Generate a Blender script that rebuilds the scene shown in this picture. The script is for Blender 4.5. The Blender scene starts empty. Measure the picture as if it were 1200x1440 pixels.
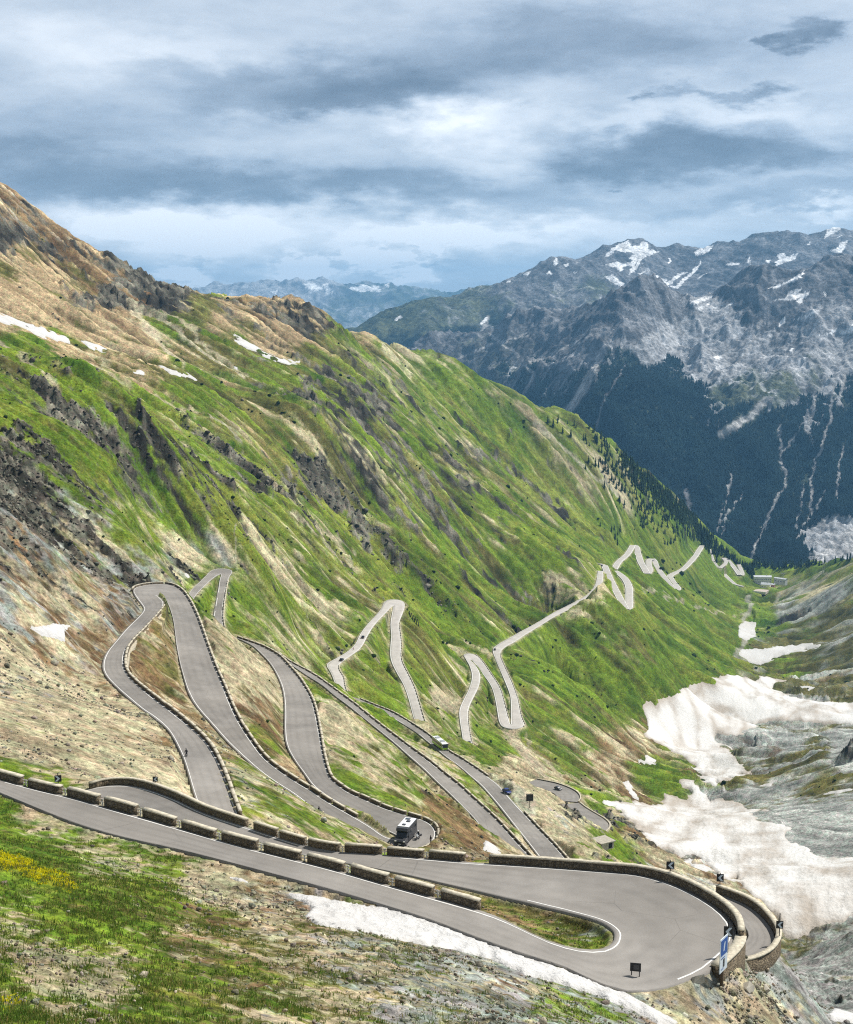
import bpy, bmesh, math, random, time
import numpy as np
from mathutils import Vector, Matrix
import os
T0 = time.time()
random.seed(7)
RNG = np.random.default_rng(11)
sc = bpy.context.scene
COL = sc.collection
F32 = np.float32
# ---------------------------------------------------------------- camera model (photo pixels, 1200 x 1440)
FPX, PITCH = 2000.0, math.radians(8.25)
CP, SP = math.cos(PITCH), math.sin(PITCH)
def ray(u, v):
    """azimuth and slope (dz per metre of ground distance) of the sight line through a photo pixel"""
    u = np.asarray(u, float); v = np.asarray(v, float)
    x = (u - 600) / FPX; yu = (720 - v) / FPX
    fw = CP + yu * SP; z = yu * CP - SP
    hy = np.hypot(x, fw)
    return np.arctan2(x, fw), z / hy
def at_h(u, v, h):
    th, ph = ray(u, v); r = h / ph
    return np.stack([r * np.sin(th), r * np.cos(th), np.broadcast_to(h, np.shape(r))], -1)
def at_r(u, v, r):
    th, ph = ray(u, v)
    return np.stack([r * np.sin(th), r * np.cos(th), r * ph], -1)
def project(P):
    P = np.asarray(P, float)
    x, y, z = P[..., 0], P[..., 1], P[..., 2]
    d = y * CP - z * SP; up = y * SP + z * CP
    return 600 + FPX * x / d, 720 - FPX * up / d

# ---------------------------------------------------------------- noise
def _h(ix, iy, seed):
    n = (ix.astype(np.int64) * 374761393 + iy.astype(np.int64) * 668265263 + seed * 974634773) & 0xFFFFFFFF
    n = ((n ^ (n >> 13)) * 1274126177) & 0xFFFFFFFF
    return ((n ^ (n >> 16)) & 0xFFFF)
_ANG = (np.arange(65536) * (2 * np.pi / 65536)).astype(F32)
_GX, _GY = np.cos(_ANG), np.sin(_ANG)
def perlin(x, y, seed=0):
    x = np.asarray(x, F32); y = np.asarray(y, F32)
    x0 = np.floor(x); y0 = np.floor(y); fx = x - x0; fy = y - y0
    ix = x0.astype(np.int64); iy = y0.astype(np.int64)
    def g(dx, dy):
        k = _h(ix + dx, iy + dy, seed)
        return _GX[k] * (fx - dx) + _GY[k] * (fy - dy)
    ux = fx * fx * fx * (fx * (fx * 6 - 15) + 10); uy = fy * fy * fy * (fy * (fy * 6 - 15) + 10)
    a = g(0, 0); b = g(1, 0); c = g(0, 1); d = g(1, 1)
    return ((a + ux * (b - a)) * (1 - uy) + (c + ux * (d - c)) * uy) * F32(1.5)
def fbm(x, y, oct=4, seed=0, gain=.5, lac=2.03):
    s = 0; a = 1.0; f = 1.0; t = 0
    for o in range(oct):
        s = s + a * perlin(x * f + 17.3 * o, y * f - 9.1 * o, seed + o); t += a; a *= gain; f *= lac
    return s / t
def ridged(x, y, oct=4, seed=0, gain=.5):
    s = 0; a = 1.0; f = 1.0; t = 0; w = 1.0
    for o in range(oct):
        n = 1 - np.abs(perlin(x * f + 7.7 * o, y * f + 3.1 * o, seed + o)) * 1.6
        n = np.clip(n, 0, 1) ** 2 * w
        w = np.clip(n * 1.6, 0, 1)
        s = s + a * n; t += a; a *= gain; f *= 2.07
    return s / t
def sstep(a, b, x):
    t = np.clip((x - a) / (b - a), 0, 1); return t * t * (3 - 2 * t)

# ---------------------------------------------------------------- roads: paired edges in the photo + heights
# each road: list of (u,v of one edge, u,v of the other edge); heights anchored at some stations, spread by length
def road_stations(pairs, anchors, it=4):
    P = np.array(pairs, float); n = len(P)
    idx = np.array([a for a, _ in anchors]); hh = np.array([h for _, h in anchors], float)
    s = np.arange(n, dtype=float)
    for _ in range(it):
        h = np.interp(s, s[idx], hh)
        A = at_h(P[:, 0], P[:, 1], h); B = at_h(P[:, 2], P[:, 3], h)
        C = (A + B) / 2
        s = np.concatenate([[0], np.cumsum(np.linalg.norm(np.diff(C[:, :2], axis=0), axis=1) + 1e-6)])
    return A, B
def chaikin(A, n=2):
    for _ in range(n):
        q = np.empty((2 * len(A), A.shape[1])); q[0] = A[0]; q[-1] = A[-1]
        q[1:-1:2] = .75 * A[:-1] + .25 * A[1:]; q[2:-1:2] = .25 * A[:-1] + .75 * A[1:]
        A = q
    return A
ROADS = {}
def road(name, pairs, anchors, extra0=None, extra1=None):
    A, B = road_stations(pairs, anchors)
    if extra0 is not None:
        A = np.vstack([[e[0] for e in extra0], A]); B = np.vstack([[e[1] for e in extra0], B])
    if extra1 is not None:
        A = np.vstack([A, [e[0] for e in extra1]]); B = np.vstack([B, [e[1] for e in extra1]])
    ROADS[name] = (chaikin(A), chaikin(B))
# F: foreground road -> big hairpin -> G ; first edge = outer edge (wall) on G / lower (near) edge on F ; second = inner
road('top', [
 (-150,1052,-150,1062-8),(-60,1088,-60,1081),
 (0,1113.5,0,1098),(62,1139.6,52,1112.5),(104,1156,100,1123),(146,1168.7,156,1139.6),(187,1179,208,1154),(248,1191.7,248,1166),
 (350,1218.5,330,1190),(416,1236,400,1207.5),(470,1250,470,1225),(540,1271,530,1243),(610,1292,620,1267.5),(680,1320,691,1288),
 (750,1344.5,724,1303),(791,1356,766,1324),(820,1371,797,1334),(868,1391.5,824,1339),(904,1392.5,849,1338),(936.7,1387,860,1333),
 (965,1376,867,1327),(988.7,1365.5,869,1320),(1010,1347,869.5,1313),(1028,1330,866,1308),(1031,1313.5,860,1303),(1026,1298,852,1298),
 (1010,1281,838.7,1292.5),(984,1263.7,818,1287),(954,1248.5,802,1283),(923.7,1237.7,786.7,1279),(893,1231,766,1274.5),(868,1229,745,1269),
 (786.7,1222.7,713.7,1262),(718,1218,664,1250),(663,1215,620,1240),(595,1209,570,1228),(533,1204,516,1217.5),(470,1200,486,1213),
 (420,1189,420,1205),(370,1173,370,1193),(333,1160.5,325,1185),(300,1150,280,1175),(275,1140,250,1168),(250,1127,220,1157),
 (225,1117,195,1149),(200,1109,165,1140),(177,1105,140,1132),(146,1106,118,1127),(121,1112.5,95,1124)],
 [(0,-44.5),(2,-47),(13,-52.6),(17,-54),(24,-56),(35,-60),(48,-64.5)])
# A -> hairpin -> B -> hairpin with the camper -> C ; first edge = outer side on B
def V3(x, y, z): return np.array([x, y, z], float)
road('loops', [
 (292,1165,352,1186),(275,1121,331.7,1141.7),(261.7,1073,316.7,1095),(253,1053,303,1065),(241.7,1031.7,288,1041.7),(231.7,1020,265,1021.7),
 (215,1006.7,241.7,1003),(200,997.5,221.7,988),(160,963,196.7,968),(145.8,945,175.8,948),(145.8,930,171.7,931.7),(151.7,916.7,175.8,913),
 (161.7,905,186.7,900),(178,885,203,883),(196.7,867.5,220,865),(204,858,229,854),(201.7,852.5,230,846.7),(193,841.7,223,840),
 (185.8,829,219,838),(200,824,220.8,837.5),(223,821.7,226.7,838),(243,823,231.7,841.7),(256.7,831,237.5,850),(268,846.7,244,870),
 (278,868,246.7,890),(285,888,249,910),(293,911.7,254,935),(303,940,261,960),(311,960,265,972),(323,991.7,275,992),
 (335,1016.7,303,1023),(350,1040,320,1043),(370,1067.5,348,1069),(395,1086.7,370,1088),(415,1100,391.7,1098+5),(435,1111.7,411.7,1115),
 (456.7,1126.7,435,1133),(480,1140,453,1148),(503,1153,470,1160),(523,1165,495,1175),(538,1176.7,515,1186),(552,1181.5,540,1196),
 (558,1181,572,1199),(560,1178,592,1195),(557,1174,608,1185),(550,1171,613,1175),(542,1167,611,1166),(534,1162,602,1157),
 (525,1157,586.7,1151.7),(515,1151,561.7,1145),(503,1145,536.7,1136.7),(480,1132,515,1126.7),(456.7,1118,490,1116),(440,1105,476.7,1106.7),
 (428,1087,463,1095),(415,1070,458,1080),(404,1050,453,1060),(401,1030,449,1035),(401.7,996.7,442.5,1000),(400,976.7,436.7,981.7),
 (396.7,963,428,966.7),(390,948,418,951.7),(380,931.7,406.7,938),(366.7,918,393,923),(357,909,380,915),(346,903,365,907.5),(336,899,350,902.5),(322,894,332,896.5)],
 [(0,-76),(1,-77),(10,-87),(18,-93),(20,-93.5),(43,-106),(58,-115),(67,-120)])
# second wall hairpin just below the first one
road('lower', [(1020,1336,1028,1358),(1034,1335,1046,1356),(1045,1332,1062,1351),(1052,1326,1076,1343),(1057,1320,1084,1333),(1057,1311,1087,1318),(1044,1294,1078,1300.5),(1024,1280,1056,1279),(1000,1268,1030,1266),(975,1258,1000,1256)],
 [(0,-65.0),(9,-66)])
road('strip', [(262,845,268,856),(266.7,834,272.5,841),(273,826,280,831.7),(288,813,293,819),(295,804,304,810),(305,800,309,807.5),(321,800.5,311,807.5),(328,804,311.5,810),(322,811,309.5,815),
 (317,828,307.5,830),(314,848,304.5,846),(312.5,860,302,861),(313,872,299,876),(315,887,298,890)],
 [(0,-126),(5,-131),(8,-132),(13,-137)])
road('dip', [(392,919,398,926),(403,928,408,934),(413,934,418,941),(428,941.7,436,953),(443,950,453,963),(461.7,963,470,978),(480,976.7,484,988),(500,991.7,497,998),(518,1006.7,518,1015),
 (560,1040,553,1043),(583,1056.7,575,1063),(610,1076.7,595,1080),(623,1087.5,613,1098),(648,1106.7,636.7,1120),(661.7,1120,653,1136.7),(675,1131.7,666.7,1150),(700,1155,682,1171),
 (718,1176.7,693,1183),(741.7,1201.7,708,1200),(757,1220,720,1218)],
 [(0,-146),(18,-162),(19,-163)])
road('bus', [(812,1228,776,1230),(793,1206,756.7,1202.5),(775,1185,740,1181),(755,1165,724,1161),(736.7,1145,710,1143),(718,1125,697,1127),(701.7,1105,678,1105),(686.7,1094,662,1091.7),(670,1081.7,646.7,1078),
 (646.7,1066.7,628,1065),(630,1056.7,610,1050),(612,1042.5,598,1040),(595,1029,585,1029),(583,1021.7,573,1021.7),(566.7,1011,553,1010),(546.7,1000,535,999.5),(525,991.7,514,990),(505,983,494,980)],
 [(0,-166.5),(1,-167.5),(17,-181)])
road('fork', [(474,972,488,976),(470,956.7,484,961.7),(465,945,484,953),(458,935,475,941),(470,928,478,932),(485,920,492,923),(500,908,508,912),(506.7,891.7,517,893),(520,875,526.7,878),(536.7,858,543,861.7),
 (541,845,551,853),(553,843,553,852.5),(566.7,845,554,853),(570,851.7,553,857),(565,865,551.7,863),(560,876.7,549,878),(563,893,551,895),(564,910,549,910),(562.5,928,549,928),(573,948,558,946.7),
 (581.7,965,568,963),(588,985,575,983),(595,1008,580,1003),(600,1024,585,1020),(606,1042,590,1038)],
 [(0,-196),(11,-212),(24,-231)])
road('zigzag', [(655,1066,671,1071),(653,1055,666.7,1058),(650,1031.7,661.7,1036.7),(646.7,1013,658,1015),(645.8,998,657.5,998),(653,983,665,981.7),(660,970,673,966.7),(665,953,676,951.7),(661.7,938,671.7,940),
 (655,926.7,662,929),(651,920.5,661,927.5),(661.7,919,662,927.5),(671.7,922.5,664,928.5),(680,933,668,933),(690,948,678,946.7),(703,966.7,691.7,965),(708,985,696.7,983),(712.5,1003,700,1003),
 (715.5,1014,702,1016),(717,1019,706.7,1023),(718,1019.5,722,1026),(719,1018.5,739,1021.7),(719,1013,733,1010),(719,990,729,990),(718,978,728,981.7),(711.7,961.7,720,961.7),(703,941.7,710,938),
 (696.7,926.7,703,921.7),(691.7,913,704,916),(703,905,711,909.5),(716.7,898,725,902),(728,891,738,893),(756,876,760,880),(778,862,782,866),(801,851,805,855),(818,842,823,846),(828,836,835,839),(837,825,845,828),
 (840,814,848,815),(841,803,848,803.5)],
 [(0,-252),(10,-271),(20,-286),(28,-296),(39,-322)])
def center(pts, w):
    """stations from a centre line with a width in pixels"""
    P = np.array(pts, float); d = np.gradient(P, axis=0); d /= np.linalg.norm(d, axis=1)[:, None] + 1e-9
    n = np.stack([-d[:, 1], d[:, 0]], -1) * w / 2
    return [tuple(a) + tuple(b) for a, b in zip(P + n, P - n)]
def road_c(name, pts, hts, w):
    """narrow far road: centre line in the photo, heights at its ends, true width"""
    P = np.array(pts, float); s = np.arange(len(P), dtype=float)
    for _ in range(4):
        h = np.interp(s, [0, s[-1]], hts); C = at_h(P[:, 0], P[:, 1], h)
        s = np.concatenate([[0], np.cumsum(np.linalg.norm(np.diff(C[:, :2], axis=0), axis=1) + 1e-6)])
    C = chaikin(C, 2)
    d = np.gradient(C[:, :2], axis=0); d /= np.linalg.norm(d, axis=1)[:, None] + 1e-9
    n = np.stack([-d[:, 1], d[:, 0], 0 * d[:, 0]], -1) * w / 2
    ROADS[name] = (C + n, C - n)
road_c('k1', [(844,794),(850,794),(854.7,808),(861.7,822),(868.7,836),(875.7,849),(880,857)], (-324,-345), 8)
road_c('k2', [(880,857),(885,855),(885,837.5),(885,824.7),(879,814),(872,808),(864,803)], (-346,-366), 9)
road_c('k3', [(864,801),(870,789.7),(881.5,781.5),(887,773),(890,767)], (-372,-392), 9)
road_c('k4', [(891,767),(895,768.7),(896.7,778),(901,791),(907,801),(910,807)], (-393,-409), 10)
road_c('k5', [(910,807),(914.7,803),(912,794),(912,787),(917,786)], (-410,-424), 10)
road_c('k6', [(917,786),(921,790),(922,796),(926.7,803),(936,815),(944,826),(949,830)], (-425,-448), 10)
road_c('k7', [(950,830),(954.7,828.7),(948,820.7),(941,811),(946.7,807),(960,802),(970.7,791),(978.7,782),(982.7,775),(988,767.5)], (-449,-497), 10)
road_c('k8', [(989,767),(993,767.5),(998.7,778),(1001,788.7),(1009,799),(1017,807),(1028,818),(1034,822),(1046,825)], (-499,-566), 10)
road_c('k9', [(1012,799),(1022.7,791),(1017,785)], (-532,-540), 8)
road_c('k10', [(1017,785),(1021,785.5),(1028,792.7),(1036,803),(1040,809)], (-541,-556), 9)
road_c('k11', [(1040,809),(1045,808.7),(1041,799),(1038.7,794)], (-557,-568), 9)
road_c('m1', [(745,1100),(760,1103),(775,1106),(795,1114),(801,1121),(797,1127)], (-243,-239), 11)
road_c('m2', [(797,1131),(806,1138.5),(820,1147),(835,1156),(838,1162),(830,1168)], (-238,-236), 13)
NEAR = ['top','loops','lower','strip','dip','bus','fork','zigzag']
# ---------------------------------------------------------------- ground: smooth shape from control points
def rbf_fit(pts, lam=2e-5):
    P = np.array(pts, float); n = len(P)
    X = P[:, :2]; d2 = ((X[:, None] - X[None]) ** 2).sum(-1)
    K = .5 * d2 * np.log(d2 + 1e-12); K[np.diag_indices(n)] = lam
    Q = np.c_[np.ones(n), X]
    M = np.block([[K, Q], [Q.T, np.zeros((3, 3))]])
    w = np.linalg.solve(M, np.r_[P[:, 2], 0, 0, 0])
    def ev(x, y):
        x = np.asarray(x, float); sh = x.shape; x = x.ravel(); y = np.asarray(y, float).ravel()
        out = np.empty(len(x))
        for i in range(0, len(x), 40000):
            a = x[i:i + 40000, None]; b = y[i:i + 40000, None]
            q = ((a - X[None, :, 0]) ** 2 + (b - X[None, :, 1]) ** 2).astype(F32)
            k = (F32(.5) * q * np.log(q + F32(1e-12))) @ w[:n].astype(F32)
            out[i:i + 40000] = k + w[n] + w[n + 1] * a[:, 0] + w[n + 2] * b[:, 0]
        return out.reshape(sh)
    return ev
CTRL = []            # (azimuth, ln distance, slope of the sight line)
def cr(*rows):       # photo pixel + distance
    for u, v, r in rows:
        th, ph = ray(u, v); CTRL.append((float(th), math.log(r), float(ph)))
def cp(*rows):       # photo column + distance + slope (hidden ground)
    for u, r, ph in rows:
        th, _ = ray(u, 1000); CTRL.append((float(th), math.log(r), ph))
def cr_ridge(rows, k=1.16, dp=.06):
    for u, v, r in rows:
        th, ph = ray(u, v)
        CTRL.append((float(th), math.log(r), float(ph))); CTRL.append((float(th), math.log(r * k), float(ph) - dp))
for nm in ROADS:
    A, B = ROADS[nm]; st = 5 if nm in NEAR else 4
    for C in (A, B) if nm in NEAR else ((A + B) / 2,):
        for x, y, z in C[::st]:
            r = math.hypot(x, y); CTRL.append((math.atan2(x, y), math.log(r), z / r))
for th in (-1.2, -.6, -.3, 0, .3, .6, 1.2):
    CTRL += [(th, math.log(3.0), -.9), (th, math.log(8), -.8), (th, math.log(20), -.64)]
cr((0,1440,45),(300,1440,55),(600,1440,67),(850,1440,90),(0,1350,60),(0,1250,85),(0,1180,112),(300,1300,92),(600,1350,88),(300,1370,70),(150,1250,92),
   (450,1300,98),(800,1405,100),(700,1370,97),(980,1435,107),(1010,1412,113),(1050,1396,124),(1085,1405,133),(900,1420,105),(-200,1300,70),(-200,1200,100))
cr((1110,1400,150),(1100,1440,118),(1150,1440,150),(1180,1440,250))
cp((1100,230,-.56),(1150,200,-.58),(1200,200,-.6),(1150,300,-.53),(1300,200,-.6),(1300,300,-.52))
cr((1150,1380,385),(1200,1400,350),(1200,1310,430),(1125,1355,425),(1165,1325,432),(1300,1300,420),(1200,1440,300))
cp((1120,520,-.475),(1200,530,-.465),(1300,530,-.45))
cr((1120,1335,600),(1200,1285,640))
# dip behind the first road's wall
cp((400,186,-.425),(500,200,-.432),(600,215,-.437),(700,215,-.447),(800,215,-.46),(900,215,-.475),(1000,230,-.5),(700,300,-.43),(800,300,-.445),(900,350,-.45),(1000,400,-.46),(900,500,-.425),(1000,550,-.435))
cr((640,1150,365),(700,1190,400),(660,1120,435))
# left slope above the loops
cr((0,1070,205),(0,1000,240),(0,900,300),(0,800,350),(0,700,420),(0,600,560),(0,500,850),(0,450,1100),(0,400,1250),(0,350,1420),(100,1060,222),(150,1010,262),(90,960,310),(80,870,345),
   (150,850,420),(100,800,410),(200,700,600),(200,600,780),(200,520,1200),(270,530,1250),(300,650,1020),(220,770,510),(290,770,750),(400,800,900),(350,770,765),(400,750,980),(400,700,1050),(400,626,1250),(450,600,1330),(500,600,1450),(500,700,1300),(600,700,1500),
   (700,700,1800),(800,700,2200),(900,700,2650),(600,800,1250),(700,800,1520),(800,760,1900),(500,560,1600),(350,560,1350),(420,500,1700),(330,480,1600),(250,460,1500),(120,470,1250),(120,420,1480),(60,330,1640),
   (500,800,1100),(450,850,900),(850,680,2350),(950,735,2760),(700,620,2150),(600,600,1900),(600,540,2150))
cr((-250,900,260),(-250,700,360),(-250,500,650),(-250,350,1200),(-250,200,1650),(-250,1060,190))
cr((950,900,1700),(1000,900,2050),(1000,970,1600),(900,970,1350),(850,980,1220),(800,1000,1100),(900,1050,1200),(850,1060,1050),(880,1180,760),(950,1215,720),(1000,1225,710),(760,950,1300),(850,900,1560),(800,900,1480),
   (960,860,2050),(1000,860,2350),(930,800,2450),(1010,830,2700))
cr_ridge([(-250,130,1650),(-100,215,1680),(0,268,1700),(30,285,1710),(60,303,1720),(90,325,1740),(120,347,1760),(150,364,1780),(180,383,1800),(215,397,1830),(250,408,1850),(270,414,1850),(300,419,1850),(340,417,1850),(370,420,1870),
  (400,423,1900),(420,425,1920),(440,433,1950),(470,462,2000),(500,472,2080),(530,480,2150),(560,488,2220),(600,497,2300),(625,510,2330),(650,526,2360),(675,541,2390),(700,553,2420),(730,566,2460),(760,581,2500),(800,593,2560),(830,603,2600),(870,636,2680),
  (920,676,2850),(940,693,2950),(960,710,3040),(985,736,3150),(1010,766,3260),(1030,786,3340),(1050,799,3400),(1070,804,3420)])
# valley floor and right slope
cr((1060,885,2500),(1060,950,1982),(1000,1000,1570),(960,1050,1345),(900,1130,954),(1000,1200,768),(1150,1260,650),(1200,1330,540),(1075,826,3100),(1045,930,2150),(1050,850,2800),
   (1200,850,2450),(1200,900,2150),(1200,960,1850),(1130,900,2300),(1200,1000,1600),(1100,1000,1560),(1200,1050,1250),(1100,1050,1270),(1200,1100,1000),(1100,1100,1060),(1200,1150,850),(1050,1150,880),(1200,1200,760),
   (1190,1060,1080),(1150,800,2950),(1100,830,3000),(1200,810,2540),(1150,830,2620),(1100,855,2600),(1200,795,3050),(1130,792,3150),(1165,790,3150),(1090,802,3250),(1350,1100,950),(1350,900,1900),(1350,780,2500),(1350,1000,1400),(1350,1200,700))
cp((900,3960,-.25),(1000,3960,-.26),(1100,3900,-.24),(1200,3800,-.235),(1300,3800,-.23),(700,3800,-.2),(500,3600,-.12),(300,3200,-.08),(0,3000,-.02),(-250,3000,.02))
EV = rbf_fit(CTRL)
NT, NR = 1200, 1800
TH_IN = .355
def theta_axis(n, ext=.75, fin=TH_IN, nside=110):
    c = np.linspace(-fin, fin, n - 2 * nside); s = (np.linspace(0, 1, nside + 1)[1:] ** 1.8) * (ext - fin)
    return np.concatenate([(-fin - s)[::-1], c, fin + s])
RMIN, RMAX = 3.0, 4000.0
# rows: coarse near the feet, fine where the picture looks
n_a = int(NR * .36)
lr = np.concatenate([np.linspace(math.log(RMIN), math.log(42), 60)[:-1], np.linspace(math.log(42), math.log(165), n_a)[:-1], np.linspace(math.log(165), math.log(RMAX), NR - 58 - n_a)])
tha = theta_axis(NT)
def base_grid(tha, lr, nt, nr, ev):
    ct = np.linspace(tha[0], tha[-1], nt); cl = np.linspace(lr[0], lr[-1], nr)
    G = ev(*np.meshgrid(ct, cl))                     # nr x nt
    def up(a, src, dst, ax):                         # Catmull-Rom resample along an axis
        f = np.clip((dst - src[0]) / (src[1] - src[0]), 0, len(src) - 1.0001); i = f.astype(int); t = f - i
        ids = [np.clip(i + k, 0, len(src) - 1) for k in (-1, 0, 1, 2)]
        w = [-.5 * t**3 + t**2 - .5 * t, 1.5 * t**3 - 2.5 * t**2 + 1, -1.5 * t**3 + 2 * t**2 + .5 * t, .5 * t**3 - .5 * t**2]
        sh = [1, 1]; sh[ax] = -1
        return sum(np.take(a, ids[k], ax) * w[k].reshape(sh) for k in range(4))
    return up(up(G, cl, lr, 0), ct, tha, 1)
PHI = base_grid(tha, lr, 260, 420, EV)
RR = np.exp(lr)[:, None]; TH = tha[None]
X = (RR * np.sin(TH)); Y = (RR * np.cos(TH)); Zs = RR * PHI
def samp(grid, x, y):
    """bilinear sample of a terrain grid at a ground point"""
    x = np.asarray(x, float); y = np.asarray(y, float)
    fi = np.interp(np.log(np.hypot(x, y)), lr, np.arange(len(lr))); fj = np.interp(np.arctan2(x, y), tha, np.arange(len(tha)))
    i = np.clip(fi.astype(int), 0, len(lr) - 2); j = np.clip(fj.astype(int), 0, len(tha) - 2); a = fi - i; b = fj - j
    return (grid[i, j] * (1 - a) * (1 - b) + grid[i + 1, j] * a * (1 - b) + grid[i, j + 1] * (1 - a) * b + grid[i + 1, j + 1] * a * b)
# ---------------------------------------------------------------- ground: surface classes
UU, VV = project(np.stack([X, Y, np.minimum(Zs, np.inf)], -1))
bad = (Y * CP - Zs * SP) < 1
UU = np.where(bad, 600, UU); VV = np.where(bad, 1500, VV)
UU = np.clip(UU, -260, 1460); VV = np.clip(VV, 200, 1560)
AXS, AXC = math.sin(math.radians(13)), math.cos(math.radians(13))
CA = (X * AXS + Y * AXC).astype(F32)          # along the valley
CE = (X * AXC - Y * AXS).astype(F32)          # across it
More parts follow.
